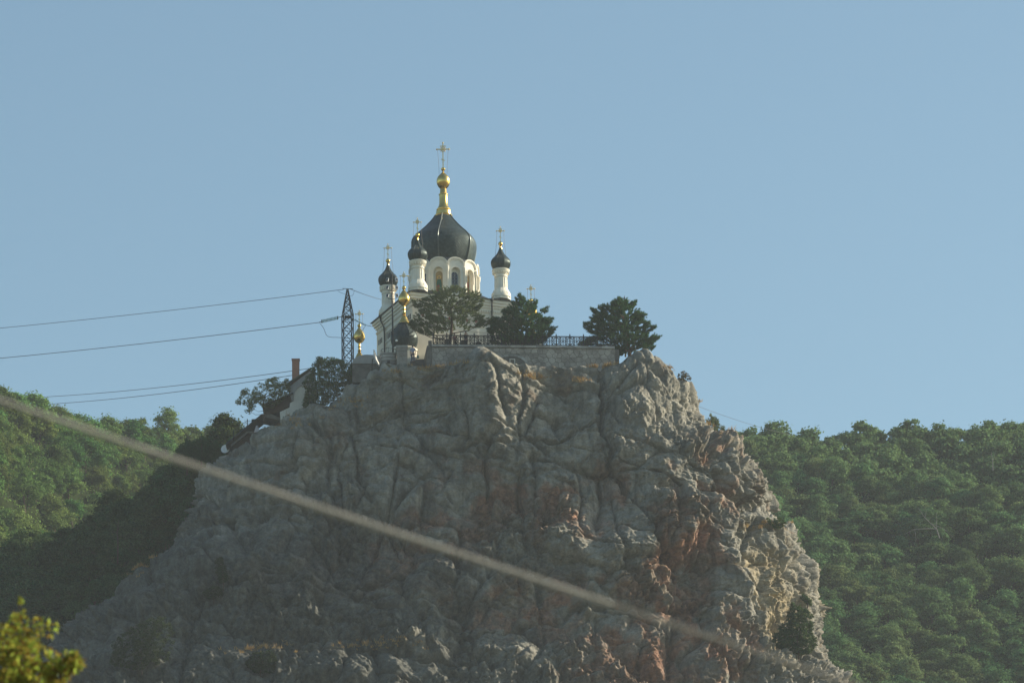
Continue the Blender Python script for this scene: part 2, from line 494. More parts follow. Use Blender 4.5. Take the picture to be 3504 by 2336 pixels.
# the shaded flank of the spur, left of the rock: ruled between its foot at the rock and its brow
FOOT = np.array([tuple(pd(*p)) for p in ((640, 1000, 507), (510, 1060, 504), (460, 1130, 502), (375, 1280, 498.5), (255, 1380, 494.5), (110, 1490, 490), (-160, 1660, 484), (-420, 1820, 478))])
BROW = np.array([tuple(pd(*p)) for p in ((600, 1020, 524), (470, 1092, 526), (400, 1140, 530), (300, 1192, 536), (180, 1245, 541), (0, 1335, 548), (-200, 1440, 552), (-500, 1590, 556))])
def flank(t, s):
    """t along 0..1, s from the foot (0) to the brow (1) and over it (>1)"""
    k = t * (len(FOOT) - 1)
    idx = np.arange(len(FOOT))
    a = np.stack([np.interp(k, idx, FOOT[:, j]) for j in range(3)], -1)
    b = np.stack([np.interp(k, idx, BROW[:, j]) for j in range(3)], -1)
    s1 = np.minimum(s, 1)[..., None]
    p = a + (b - a) * s1
    over = np.maximum(s - 1, 0)[..., None]
    p = p + over * np.array([-4.0, 40.0, -26.0])
    p[..., 2] += 0.8 * fbm(p.reshape(-1, 3) / 9, 3, 77).reshape(p.shape[:-1]) - 0.3
    return p
tt, ss = np.meshgrid(np.linspace(0, 1, 70), np.linspace(-0.25, 1.7, 50))
fp = flank(tt, ss)
tag(link('wooded_flank', grid_mesh('wooded_flank', fp[..., 0], fp[..., 1], fp[..., 2], MT['soil'])), kind='structure')

# ------------------------------------------------------------------ the cliff
Lp = np.array([tuple(pd(*p)) for p in ((20, 1700, 472), (90, 1568, 478), (172, 1450, 485), (305, 1350, 490), (415, 1290, 493), (438, 1200, 495), (464, 1125, 498), (505, 1088, 498), (555, 1064, 497), (612, 1027, 496), (672, 992, 495), (718, 965, 493), (765, 930, 492), (805, 898, 490), (870, 860, 488.5), (930, 853, 487.6), (975, 838, 487.0))])
Rp = np.array([tuple(pd(*p)) for p in ((1980, 1700, 492), (1930, 1568, 494), (1890, 1500, 496), (1870, 1430, 498), (1862, 1370, 498.5), (1838, 1300, 499), (1832, 1255, 499), (1806, 1221, 498.5), (1750, 1208, 498), (1722, 1197, 498), (1742, 1165, 498), (1744, 1135, 498), (1714, 1100, 498), (1664, 1048, 497), (1624, 1008, 497), (1606, 950, 496), (1594, 905, 495), (1572, 868, 494), (1545, 838, 492.5), (1515, 826, 491))])
Fp = np.array([tuple(pd(*p)) for p in ((1176, 1700, 469), (1176, 1568, 472.0), (1176, 1400, 476.0), (1176, 1250, 478.8), (1176, 1130, 480.8), (1176, 1000, 482.2), (1176, 900, 483.6), (1176, 826, 485.6))])
def tab(T, z, j):
    o = np.argsort(T[:, 2]); return np.interp(z, T[o, 2], T[o, j])
ZT = 144.05
NZ, NT = 640, 1330
zz = np.linspace(Fp[0, 2], ZT, NZ)
def smooth1(a, w):
    k = np.ones(w) / w
    return np.convolve(np.pad(a, w // 2, mode='edge'), k, mode='same')[w // 2: w // 2 + len(a)]
xl, yl = smooth1(tab(Lp, zz, 0), 9), smooth1(tab(Lp, zz, 1), 15)
xr, yr = smooth1(tab(Rp, zz, 0), 9), smooth1(tab(Rp, zz, 1), 15)
yf = smooth1(tab(Fp, zz, 1), 25)
NF = int(NT * 0.86)
th = np.concatenate([np.linspace(rad(172), rad(386), NF), np.linspace(rad(386), rad(532), NT - NF + 1)[1:]])
CT, ST = np.cos(th), np.sin(th)
ex = 2 / 2.7
cx_ = np.sign(CT) * np.abs(CT) ** ex; sy_ = np.sign(ST) * np.abs(ST) ** ex
xm, ym = (xl + xr) / 2, (yl + yr) / 2
hx, hy = (xr - xl) / 2, (yr - yl) / 2
bf = ym - yf
rim = np.clip((ZT - zz) / 1.6, 0, 1); rim = 0.93 + 0.07 * np.sqrt(1 - (1 - rim) ** 2)
bb = 70.0
X = xm[:, None] + hx[:, None] * cx_[None] * 1.0
Y = ym[:, None] + hy[:, None] * cx_[None] + np.where(sy_ < 0, (bf * rim)[:, None] * sy_[None], bb * sy_[None])
Z = np.repeat(zz[:, None], NT, 1)
# even out the columns along the front so that facets keep one size
for r_ in range(NZ):
    sgm = np.hypot(np.diff(X[r_, :NF]), np.diff(Y[r_, :NF])); s_ = np.concatenate([[0], np.cumsum(sgm)])
    u = np.linspace(0, s_[-1], NF)
    X[r_, :NF], Y[r_, :NF] = np.interp(u, s_, X[r_, :NF]), np.interp(u, s_, Y[r_, :NF])
P = np.stack([X, Y, Z], -1)
dt = np.roll(P, -1, 1) - np.roll(P, 1, 1); dz = np.gradient(P, axis=0)
Nn = np.cross(dt, dz); Nn /= np.linalg.norm(Nn, axis=-1, keepdims=True) + 1e-9
PX, PY, _ = project(P); PX /= K; PY /= K
Pf = P.reshape(-1, 3)
def bump2(px, py, rx, ry, a): return a * np.exp(-((PX - px) / rx) ** 2 - ((PY - py) / ry) ** 2)
def crease(line, w, a):
    d = np.full(PX.shape, 1e9)
    for (x0, y0), (x1, y1) in zip(line[:-1], line[1:]):
        t = np.clip(((PX - x0) * (x1 - x0) + (PY - y0) * (y1 - y0)) / ((x1 - x0) ** 2 + (y1 - y0) ** 2), 0, 1)
        d = np.minimum(d, np.hypot(PX - x0 - t * (x1 - x0), PY - y0 - t * (y1 - y0)))
    return a * np.exp(-(d / w) ** 2)
macro = (bump2(1105, 880, 75, 130, 2.6) + bump2(1270, 930, 70, 110, -1.6) + bump2(1330, 900, 55, 90, 0.9)
         + bump2(1490, 880, 70, 110, 1.5) + bump2(940, 960, 90, 120, -0.8) + bump2(760, 1010, 90, 60, 0.9)
         + bump2(1290, 1130, 160, 45, -1.5) + bump2(1080, 1190, 190, 45, -1.2) + bump2(800, 1250, 140, 60, -1.8)
         + bump2(1420, 1290, 120, 80, 1.7) + bump2(1600, 1320, 45, 80, -2.6) + bump2(1565, 1230, 50, 60, 1.5)
         + bump2(1690, 1400, 80, 70, 1.2) + bump2(1640, 1110, 50, 70, 0.9) + bump2(980, 1330, 130, 60, 1.0)
         + bump2(1160, 1420, 160, 60, -1.0) + bump2(780, 1550, 150, 45, 0.9) + bump2(470, 1555, 120, 45, 0.8)
         + bump2(1290, 1545, 90, 40, 1.0) + bump2(450, 1290, 60, 35, 1.2) + bump2(1620, 1010, 50, 30, 0.8)
         + bump2(640, 1460, 200, 24, -1.3) + bump2(1550, 1480, 90, 60, -1.2) + bump2(1175, 1235, 24, 32, 1.6))
Lc = [([(1384, 850), (1392, 950), (1398, 1060), (1440, 1130), (1510, 1200), (1528, 1290), (1560, 1335)], 7, -1.7),
      ([(1190, 830), (1205, 900), (1180, 960), (1190, 1040)], 6, -0.8),
      ([(1390, 955), (1310, 985), (1200, 1000), (1120, 1010), (1030, 1040)], 5, -0.9),
      ([(820, 905), (800, 1000), (830, 1090), (810, 1170)], 5, -0.8),
      ([(640, 1030), (760, 1010), (900, 940), (960, 930)], 5, -0.8),
      ([(560, 1180), (700, 1170), (850, 1180), (1000, 1230), (1120, 1225), (1260, 1200)], 8, -1.0),
      ([(450, 1360), (600, 1340), (700, 1290), (800, 1330), (930, 1330)], 7, -1.0),
      ([(1310, 1330), (1400, 1385), (1520, 1400), (1640, 1380)], 7, -1.2),
      ([(1020, 1460), (1150, 1440), (1290, 1400), (1400, 1395)], 6, -1.0),
      ([(300, 1420), (470, 1400), (640, 1480), (900, 1500), (1100, 1520)], 7, -1.0),
      ([(1500, 950), (1560, 990), (1640, 1010)], 5, -0.7), ([(1750, 1200), (1700, 1260), (1720, 1340), (1790, 1420)], 6, -1.1)]
jit = fbm(Pf / 2.4, 3, 3).reshape(PX.shape)
PXo, PYo = PX, PY
PX = PX + jit * 13; PY = PY + fbm(Pf / 2.2, 3, 9).reshape(PX.shape) * 13
for ln, w, a in Lc: macro = macro + crease(ln, w, a)
PX, PY = PXo, PYo
warp = np.stack([fbm(Pf / 5, 3, 21), fbm(Pf / 5, 3, 22), fbm(Pf / 5, 3, 23)], -1)
Wp = Pf + warp * 0.55
low = np.clip((PY.ravel() - 1090) / 90 + 0.6 * fbm(Pf / 9, 2, 55), 0, 1)          # bouldery lower half
lowr = np.clip(low + np.clip((PX.ravel() - 1440) / 120, 0, 1) * np.clip((PY.ravel() - 930) / 120, 0, 1), 0, 1)
def rot(Q, ax, deg):
    c, s_ = math.cos(rad(deg)), math.sin(rad(deg)); i_, j_ = [(1, 2), (0, 2), (0, 1)][ax]
    R = Q.copy(); R[:, i_], R[:, j_] = c * Q[:, i_] - s_ * Q[:, j_], s_ * Q[:, i_] + c * Q[:, j_]; return R
b1, c1, _ = blocks(rot(Wp, 1, 12) * np.array([1 / 9.0, 1 / 9.0, 1 / 11.0]), 101, 1.0)        # buttresses
bj, cj, _ = blocks(rot(rot(Pf + warp * 0.45, 1, -6), 2, 30) * np.array([1 / 4.2, 1 / 4.2, 1 / 15.0]), 111, 1.2)   # vertical joints
bs_, cs_, _ = blocks(rot(rot(Pf + warp * 0.40, 1, 17), 0, 8) * np.array([1 / 12.0, 1 / 12.0, 1 / 2.4]), 121, 0.7)  # bedding
b2, c2, _ = blocks(rot(Pf + warp * 0.35, 1, 25) * np.array([1 / 2.8, 1 / 2.8, 1 / 2.2]), 202, 1.2)
b3, c3, f13 = blocks((Pf + warp * 0.20) * np.array([1 / 1.1, 1 / 1.1, 1 / 0.95]), 303, 1.2)
b4, c4, f14 = blocks((Pf + warp * 0.10) / 0.50, 404, 1.2)
b5, c5, _ = blocks((Pf + warp * 0.05) / 0.27, 606, 1.0)
f1b, f2b, crb, _ = worley((Pf + warp * 0.3) / 2.6, 505)                           # embedded boulders
ball = np.sqrt(np.clip(0.34 - f1b ** 2, 0, 1)) * (crb > 0.6)
ridg = -np.abs(fbm((Pf + warp * 0.3) / 1.1, 5, 66, 0.66)) + 0.3
open_ = np.clip(fbm(Pf / 4.0, 2, 91) * 2.2 + 0.60, 0, 1)                          # where the joints stand open
rub = np.clip(fbm(Pf / 5.5, 3, 95) * 2.0 - 0.25 + 0.55 * lowr + 0.5 * np.clip((PX.ravel() - 1380) / 150, 0, 1) * lowr, 0.08, 1) * np.clip(0.15 + lowr, 0, 1)
disp = (0.95 * b1 - 0.95 * c1 * open_ + 0.50 * bj - 0.85 * cj * open_ + (0.42 - 0.15 * lowr) * bs_ - 0.75 * cs_ * (1.1 - open_) + (0.16 + 0.40 * rub) * b2 - (0.22 + 0.24 * rub) * c2 * (0.35 + 0.65 * open_)
        + (0.09 + 0.40 * rub) * b3 - (0.14 * open_ + 0.16 * rub) * c3 + (0.07 + 0.16 * rub) * b4 - 0.04 * c4 * open_ + (0.06 + 0.05 * rub) * b5 + rub * 0.7 * ball
        + 0.10 * fbm(Pf / 2.2, 3, 61) + 0.17 * ridg)
disp = disp.reshape(PX.shape) + macro
fade = np.clip((ZT - Z) / 1.2, 0, 1) * 0.75 + 0.25
P2 = P + Nn * (disp * fade)[..., None]
P2[..., 2] += (0.35 * fbm(Pf / 2.5, 3, 88).reshape(PX.shape) + 0.5 * b2.reshape(PX.shape) * 0.7) * (1 - fade) / 0.75
knob = np.exp(-((PX - 1478) / 42) ** 2) * np.clip(1 - (ZT - Z) / 5, 0, 1) * np.clip((499 - Y) / 4, 0, 1) * 1.9 + np.exp(-((PX - 1105) / 45) ** 2) * np.clip(1 - (ZT - Z) / 4, 0, 1) * np.clip((488 - Y) / 2, 0, 1) * 0.9
P2[..., 2] += knob
top_c = P2[-1].mean(0); top_c[2] = ZT - 0.2
CL_P = P2
V = np.concatenate([P2.reshape(-1, 3), top_c[None]])
i = np.arange(NZ * NT).reshape(NZ, NT); j = np.roll(i, -1, 1)
F = np.stack([i[:-1], j[:-1], j[1:], i[1:]], -1).reshape(-1, 4)
cap = np.stack([i[-1], j[-1], np.full(NT, NZ * NT), np.full(NT, NZ * NT)], -1)
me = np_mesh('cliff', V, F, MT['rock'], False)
# pigments: iron-red earth, ochre scar, dry grass on ledges, painted shade at lower left
redm = np.zeros(PX.shape)
for px, py, rx, ry, a in ((1560, 1330, 70, 150, 1.0), (1480, 1500, 130, 90, 1.0), (1610, 1250, 50, 60, 0.9), (1250, 1150, 230, 60, 0.75), (860, 1290, 220, 90, 0.9), (1000, 1210, 200, 60, 0.6),
                          (1650, 1050, 60, 40, 0.3), (1620, 1140, 60, 70, 0.4), (1180, 1380, 260, 70, 0.65), (1640, 1480, 130, 80, 0.9), (1390, 1210, 110, 60, 0.5), (700, 1330, 90, 50, 0.5)):
    redm = np.maximum(redm, a * np.exp(-((PX - px) / rx) ** 2 - ((PY - py) / ry) ** 2))
rn = fbm(Wp / 2.6, 4, 71).reshape(PX.shape)
boul = (1 - 0.75 * np.clip(ball.reshape(PX.shape) * 2.5, 0, 1)) * (1 - 0.55 * np.clip(b2.reshape(PX.shape) * 1.6, 0, 1))
redm = np.clip((redm * 1.6 + rn * 0.65 - 0.34) * 2.4, 0, 1) * boul
ochm = np.exp(-((PX - 1800) / 60) ** 2 - ((PY - 1400) / 130) ** 2) + 0.6 * np.exp(-((PX - 1740) / 40) ** 2 - ((PY - 1300) / 60) ** 2)
ochm = np.clip(ochm * 1.3 + rn * 0.4 - 0.3, 0, 1)
N2 = np.cross(np.roll(P2, -1, 1) - np.roll(P2, 1, 1), np.gradient(P2, axis=0)); N2 /= np.linalg.norm(N2, axis=-1, keepdims=True) + 1e-9
grm = np.clip((N2[..., 2] - 0.72) * 4, 0, 1) * np.clip(rn * 2 + 0.5, 0, 1) * 0.8
for px, py, rx, ry in ((1225, 862, 40, 6), (1330, 868, 20, 6), (1380, 832, 30, 7), (1395, 825, 30, 6), (870, 1480, 120, 14), (610, 1485, 90, 12), (300, 1290, 40, 60), (980, 840, 30, 5), (1760, 1205, 50, 9)):
    grm = np.maximum(grm, np.clip(1.4 * np.exp(-((PX - px) / rx) ** 2 - ((PY - py) / ry) ** 2) + rn * 0.5 - 0.3, 0, 1))
shadem = np.clip((1350 - PX) / 600, 0, 1) * np.clip((PY - 1060) / 260, 0, 1)  # painted shade: rock colour darkens towards the lower left
shadem = np.clip(shadem * 1.5 + 0.7 * rn - 0.1, 0, 1)
cola = np.stack([redm, ochm, grm, shadem], -1).reshape(-1, 4)
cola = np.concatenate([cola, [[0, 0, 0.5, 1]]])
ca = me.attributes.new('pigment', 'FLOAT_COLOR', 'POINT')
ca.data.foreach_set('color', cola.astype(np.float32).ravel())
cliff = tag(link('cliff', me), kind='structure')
pme = np_mesh('plateau', np.concatenate([P2[-1], top_c[None]]), np.stack([np.arange(NT), np.roll(np.arange(NT), -1), np.full(NT, NT)], -1), MT['turf'])
tag(link('plateau', pme), kind='structure')
_u, _v, _d = project(CL_P)
_u = (_u / K)[::2, :NF:2].ravel(); _v = (_v / K)[::2, :NF:2].ravel(); _d = _d[::2, :NF:2].ravel(); _p = CL_P[::2, :NF:2].reshape(-1, 3)
def on_cliff(px, py):
    m = (np.abs(_u - px) < 6) & (np.abs(_v - py) < 6)
    if not m.any():
        k = np.argmin((_u - px) ** 2 + (_v - py) ** 2); return Vector(_p[k])
    k = np.where(m)[0]; return Vector(_p[k[np.argmin(_d[k])]])
#@@PART2
# ------------------------------------------------------------------ terrace wall, paving, fence
YW0, YW1 = 487.0, 488.6
wl, wr_ = ps(1478, 1177, YW0), ps(2104, 1187, YW1)
wdir = (wr_ - wl); WLEN = math.hypot(wdir.x, wdir.y); wrot = math.atan2(wdir.y, wdir.x)
WZ = (wl.z + wr_.z) / 2
tw = empty('terrace_wall', (wl.x, wl.y, WZ - 3.2), wrot)
tag(tw, 'pale rubble stone retaining wall below the iron railing on the rock', 'wall')
core = MB().box(0.0, WLEN, 0.06, 0.7, 0, 2.98).build('wall_core', MT['mortar'], tw)
# arched niche in the lower middle of the wall
AX, AZ, AR, AH = 5.95 + 2.05, 1.05, 1.55, 1.0
def shrink(poly, d):
    out = []; n = len(poly)
    c = (sum(p[0] for p in poly) / n, sum(p[1] for p in poly) / n)
    for x, z in poly:
        l = math.hypot(x - c[0], z - c[1]) + 1e-6; k = max(0.3, (l - d) / l)
        out.append((c[0] + (x - c[0]) * k, c[1] + (z - c[1]) * k))
    return out
def clip_half(poly, nx, nz, c):
    out = []
    for i in range(len(poly)):
        p, q = poly[i], poly[(i + 1) % len(poly)]
        dp, dq = p[0] * nx + p[1] * nz - c, q[0] * nx + q[1] * nz - c
        if dp <= 0: out.append(p)
        if dp * dq < 0:
            t = dp / (dp - dq); out.append((p[0] + (q[0] - p[0]) * t, p[1] + (q[1] - p[1]) * t))
    return out
def rubble(parent, x0, x1, z0, z1, sx, sz, seed, skip=None, ycen=0.06):
    r = random.Random(seed); pts = []
    nx, nz = int((x1 - x0) / sx), int((z1 - z0) / sz)
    for a in range(-1, nx + 1):
        for b in range(-1, nz + 1):
            pts.append((x0 + (a + 0.5 + (0.5 if b % 2 else 0) + r.uniform(-.38, .38)) * sx, z0 + (b + 0.5 + r.uniform(-.36, .36)) * sz))
    k = 0
    for p in pts:
        if skip and skip(*p): continue
        poly = [(x0, z0), (x1, z0), (x1, z1), (x0, z1)]
        for q in pts:
            if q is p or abs(q[0] - p[0]) > 3 * sx or abs(q[1] - p[1]) > 3 * sz: continue
            dx, dz_ = q[0] - p[0], q[1] - p[1]
            poly = clip_half(poly, dx, dz_, (q[0] ** 2 - p[0] ** 2 + q[1] ** 2 - p[1] ** 2) / 2)
            if len(poly) < 3: break
        if len(poly) < 3: continue
        a1, a2 = shrink(poly, 0.022), shrink(poly, 0.06)
        pr = r.uniform(0.02, 0.075)
        n = len(poly)
        m = MB()
        m.v = [(x, ycen, z) for x, z in a1] + [(x, ycen - pr * 0.6, z) for x, z in a1] + [(x, ycen - pr, z) for x, z in a2]
        for q in range(n):
            w = (q + 1) % n
            m.f += [(q, w, n + w, n + q), (n + q, n + w, 2 * n + w, 2 * n + q)]
        m.f.append(tuple(range(2 * n, 3 * n)))
        m.build('stone', MT['stone'], parent); k += 1
    return k
def in_arch(x, z): return ((x - AX) / (AR + 0.25)) ** 2 + ((z - AZ) / (AH + 0.22)) ** 2 < 1
rubble(tw, 0, WLEN, 0.55, 2.94, 0.62, 0.46, 5, in_arch)
m = MB()                                                # arch recess plate and its ring of voussoirs
seg = [(AX + AR * math.cos(t), AZ + AH * math.sin(t)) for t in np.linspace(math.pi, 0, 15)]
m.prism([(x, 0.05, z) for x, z in seg], (0, 0.008, 0)); m.build('niche_back', MT['darkwall'], tw)
for k in range(11):
    t0, t1 = math.pi - math.pi * k / 11, math.pi - math.pi * (k + 0.93) / 11
    q = [(AX + (AR + o) * math.cos(t), AZ + (AH + o) * math.sin(t)) for t, o in ((t0, 0.0), (t0, 0.24), (t1, 0.24), (t1, 0.0))]
    MB().prism([(x, -0.03, z) for x, z in q], (0, 0.12, 0)).build('stone', MT['coping'], tw)
m = MB(); fx = AX + 0.12
for a in ((fx - .28, fx - .2, AZ + .1, AZ + .66), (fx + .2, fx + .28, AZ + .1, AZ + .66), (fx - .28, fx + .28, AZ + .66, AZ + .74)):
    m.box(a[0], a[1], -0.02, 0.04, a[2], a[3])
m.build('niche_frame', MT['render'], tw)
nc = 14
for k in range(nc):
    a, b = WLEN * k / nc, WLEN * (k + 1) / nc - 0.03
    o = MB().box(a, b, -0.10 + rnd.uniform(-.015, .015), 0.62, 2.985, 3.2 + rnd.uniform(-.015, .015)).build('coping_stone', MT['coping'], tw)
MB().box(-0.5, -0.02, 0.05, 6.0, 0, 3.1).build('return_wall', MT['darkwall'], tw)  # dark stone stands in for the shadow on this return
MB().box(WLEN + 0.0, WLEN + 0.45, 0.3, 12.0, 0, 3.0).build('return_wall', MT['darkwall'], tw)
tr_ = MB(); R_ = Matrix.Rotation(wrot, 3, 'Z')
def tws(x, y, z=0): return Vector((wl.x, wl.y, WZ)) + R_ @ Vector((x, y, z))
tr_.prism([tws(0.0, 0.71, -0.08), tws(WLEN - 0.02, 0.71, -0.08), tws(WLEN - 0.02, 26, -0.08), tws(0.0, 26, -0.08)], (0, 0, -2.6))
tag(tr_.build('terrace', MT['paving']), kind='structure')

FX0, FX1 = 0.15, 18.2
fen = empty('iron_railing', tws(0, 0.38, 0.0), wrot)
tag(fen, 'black ornamental wrought iron railing with cross and ring panels on the terrace wall', 'railing')
npan = 13; pw = (FX1 - FX0) / npan
pm = MB(); W_ = pw - 0.09
def ring(mb, cx, cz, rx, rz, r=0.028, a0=0.0, a1=2 * math.pi, n=14):
    mb.tube([(cx + rx * math.cos(a0 + (a1 - a0) * k / n), 0, cz + rz * math.sin(a0 + (a1 - a0) * k / n)) for k in range(n + 1)], r, 4)
for z in (0.10, 0.20, 0.62, 1.04, 1.13): pm.tube([(0.04, 0, z), (W_ + 0.05, 0, z)], 0.034 if z in (0.10, 1.13) else 0.026, 4)
mc = 0.045 + W_ / 2
ring(pm, mc, 0.62, 0.42, 0.42); ring(pm, mc, 0.62, 0.24, 0.24); ring(pm, mc, 0.62, 0.10, 0.10)
for s in (-1, 1):
    ring(pm, mc + s * 0.62, 0.62, 0.30, 0.30, a0=math.pi / 2 if s > 0 else -math.pi / 2, a1=1.5 * math.pi if s > 0 else math.pi / 2)
    for q in (-1, 1):
        ring(pm, mc + s * 0.46, 0.62 + q * 0.36, 0.15, 0.14)
        pm.tube([(mc + s * 0.2, 0, 0.62 + q * 0.2), (mc + s * 0.4, 0, 0.62 + q * 0.42)], 0.026, 4)
for x in (0.12, 0.3, 0.5, 0.7, 0.88): pm.tube([(0.045 + W_ * x, 0, 0.10), (0.045 + W_ * x, 0, 1.13)], 0.024, 4)
pme_ = pm.mesh('panel', MT['iron'])
po = MB().box(-.06, .06, -.06, .06, 0, 1.24).lathe([(.045, 1.24), (.065, 1.27), (.05, 1.31), (.025, 1.36), (.004, 1.45)], 8).mesh('post', MT['iron'])
for k in range(npan + 1):
    link('post', po, fen, (FX0 + k * pw, 0, 0))
    if k < npan: link('panel', pme_, fen, (FX0 + k * pw, 0, 0))

# ------------------------------------------------------------------ the church
CC = pd(1021, 717, 500.0)
ZE = CC.z; E = 9.6
ch = empty('church', (CC.x, CC.y, ZE - E), rad(21.0))
tag(ch, 'cream Byzantine style church with dark onion domes and gilded crosses on the rock', 'church')
m = MB().box(-5.92, 5.92, -5.92, 5.92, 0, 9.0); walls = m.build('wall', MT['plaster'], ch)
for k in range(13):                                      # rusticated courses, one object each
    z = 0.05 + k * 0.5
    MB().box(-6.0, 6.0, -6.0, 6.0, z, z + 0.43).build('stone_course', MT['plaster'], walls)
def frame_box(h0, h1, z0, z1, mb=None):
    mb = mb or MB()
    mb.box(-h1, h1, -h1, h1, z0, z1); return mb
for (h, z0, z1, mt) in ((6.04, 6.60, 6.78, 'trim'), (5.98, 6.80, 7.62, 'frieze'), (6.06, 7.64, 7.80, 'trim'), (5.99, 7.82, 8.30, 'plaster'),
                        (6.12, 8.44, 8.66, 'trim'), (6.26, 8.68, 8.92, 'trim'), (6.42, 8.94, 9.20, 'trim'), (6.55, 9.22, 9.50, 'trim')):
    frame_box(0, h, z0, z1).build('cornice' if z0 > 8.3 else 'string_course', MT[mt], ch)
for sx, sy in ((-1, -1), (1, -1), (-1, 1), (1, 1)):       # corner piers
    m = MB(); a, b = sorted((sx * 3.5, sx * 6.13)); c, d = sorted((sy * 3.5, sy * 6.13))
    m.box(a, b, c, d, 0.0, 8.42); m.build('corner_pier', MT['plaster'], ch)
# dentils, frieze windows and coloured cross tiles on all four walls
def on_side(k, mb_fn):
    """run mb_fn in the frame of wall k: x along, -y outward"""
    o = mb_fn(); o.rotation_euler = (0, 0, k * math.pi / 2); return o
MT['tilered'] = plain('red_glazed_tile', (0.32, 0.08, 0.06), 0.4)
MT['tileblue'] = plain('blue_glazed_tile', (0.10, 0.13, 0.30), 0.4)
for k in range(4):
    m = MB()
    for q in range(44):
        x = -6.02 + q * 0.28
        y = -6.26 if abs(x) > 3.4 else -6.16
        m.box(x - .075, x + .075, y, -5.9, 8.20, 8.43)
    tag(on_side(k, lambda: m.build('dentil_course', MT['trim'], ch)), kind='stuff')
    for x in (-5.4, -4.9, -4.4, -2.6, -2.1, -1.6, -0.5, 0.0, 0.5, 1.6, 2.1, 2.6, 4.4, 4.9, 5.4):
        y = -6.145 if abs(x) > 3.4 else -5.995
        if k in (0, 2):
            mm = MB(); mm.box(x - .17, x + .17, y - .02, -5.5, 7.14, 7.26).box(x - .06, x + .06, y - .025, -5.5, 7.02, 7.38)
            on_side(k, lambda: mm.build('cross_tile', MT['tilered'] if int(x * 2) % 2 else MT['tileblue'], ch))
        else:
            mm = MB().box(x - .13, x + .13, y - .012, -5.5, 6.92, 7.46)
            on_side(k, lambda: mm.build('window_slit', MT['dark'], ch))
    for x in (-1.9, 0.0, 1.9):                            # round-headed wall windows
        mm = MB(); arc = [(x + .42 * math.cos(t), 4.6 + .42 * math.sin(t)) for t in np.linspace(0, math.pi, 11)]
        mm.prism([(a, -6.03, b) for a, b in [(x + .42, 2.2)] + arc + [(x - .42, 2.2)]], (0, .4, 0))
        w = on_side(k, lambda: mm.build('window', MT['dark'], ch))
        fr = MB()
        for q in range(10):
            t0, t1 = math.pi * q / 10, math.pi * (q + 1) / 10
            fr.prism([(x + r * math.cos(t), -6.12, 4.6 + r * math.sin(t)) for r, t in ((.43, t0), (.62, t0), (.62, t1), (.43, t1))], (0, .15, 0))
        for s in (-1, 1): fr.box(*sorted((x + s * .43, x + s * .62)), -6.12, -5.97, 2.2, 4.6)
        fr.build('window_frame', MT['trim'], w)
    for s, mt in ((1 if k == 0 else -1, 'iron'),):
        if k in (0, 3):
            x = 3.35 if k == 0 else -3.35
            pp = MB().tube([(x, -6.68, 9.42), (x, -6.62, 9.0), (x + .12, -6.3, 8.3), (x + .16, -6.24, 7.6), (x + .16, -6.24, 0.2)], 0.085, 8)
            pp.lathe([(.10, 0), (.2, .25), (.2, .32)], 8, x, -6.68, 9.25)
            on_side(k, lambda: pp.build('downpipe', MT['iron'], ch, True))
# roof
m = MB(); prof = [(6.75, 9.52), (6.75, 9.58), (4.2, 10.25), (3.3, 10.85)]
ring_v = []
for h, z in prof:
    ring_v.append(len(m.v)); m.v += [(-h, -h, z), (h, -h, z), (h, h, z), (-h, h, z)]
for a, b in zip(ring_v[:-1], ring_v[1:]):
    for k in range(4): m.f.append((a + k, a + (k + 1) % 4, b + (k + 1) % 4, b + k))
m.f += [(0, 3, 2, 1), tuple(ring_v[-1] + k for k in range(4))]
roof = m.build('roof', MT['roof'], ch)
for k in range(4):
    ml = MB()
    for q in range(-11, 12):
        x = q * 0.55; tz = lambda h: 9.60 + max(0, (6.75 - h)) * 0.263
        h2 = max(4.25, abs(x) + 0.05)
        if h2 < 6.7: ml.tube([(x, -6.72, 9.60), (x, -h2, tz(h2))], 0.025, 4)
    tag(on_side(k, lambda: ml.build('roof_seam', MT['roof'], ch)), kind='stuff')

for o in ch.children: o.scale = (0.9, 0.9, 1.0)
# crosses -------------------------------------------------------------
def cross(mb, z, h, w, t):
    """Orthodox cross, local origin on its axis; arms run along x"""
    mb.box(-t, t, -t, t, z, z + h)
    zc = z + h * 0.74
    mb.box(-w / 2, w / 2, -t * .9, t * .9, zc - t, zc + t)
    mb.box(-w * .24, w * .24, -t * .8, t * .8, zc + h * .115, zc + h * .115 + 1.4 * t)
    a = rad(24); c, s = math.cos(a), math.sin(a)
    zl = z + h * .30
    mb.prism([(-w * .17 * c, -t * .8, zl + w * .17 * s), (w * .17 * c, -t * .8, zl - w * .17 * s), (w * .17 * c, -t * .8, zl - w * .17 * s + 1.6 * t), (-w * .17 * c, -t * .8, zl + w * .17 * s + 1.6 * t)], (0, 1.6 * t, 0))
    n = 20; R = w * .20
    mb.tube([(R * math.cos(6.2832 * k / n), 0, zc + R * math.sin(6.2832 * k / n)) for k in range(n + 1)], t * .8, 5)
    for k in range(8):
        if k % 2: 
            q = 6.2832 * k / 8
            mb.tube([(R * .3 * math.cos(q), 0, zc + R * .3 * math.sin(q)), (R * 1.7 * math.cos(q), 0, zc + R * 1.7 * math.sin(q))], [t * .7, t * .25], 4)
    for s in (-1, 1):
        mb.sphere((s * w / 2, 0, zc), t * 1.9, 8, 6)
    mb.sphere((0, 0, z + h), t * 1.9, 8, 6)
    return zc, w
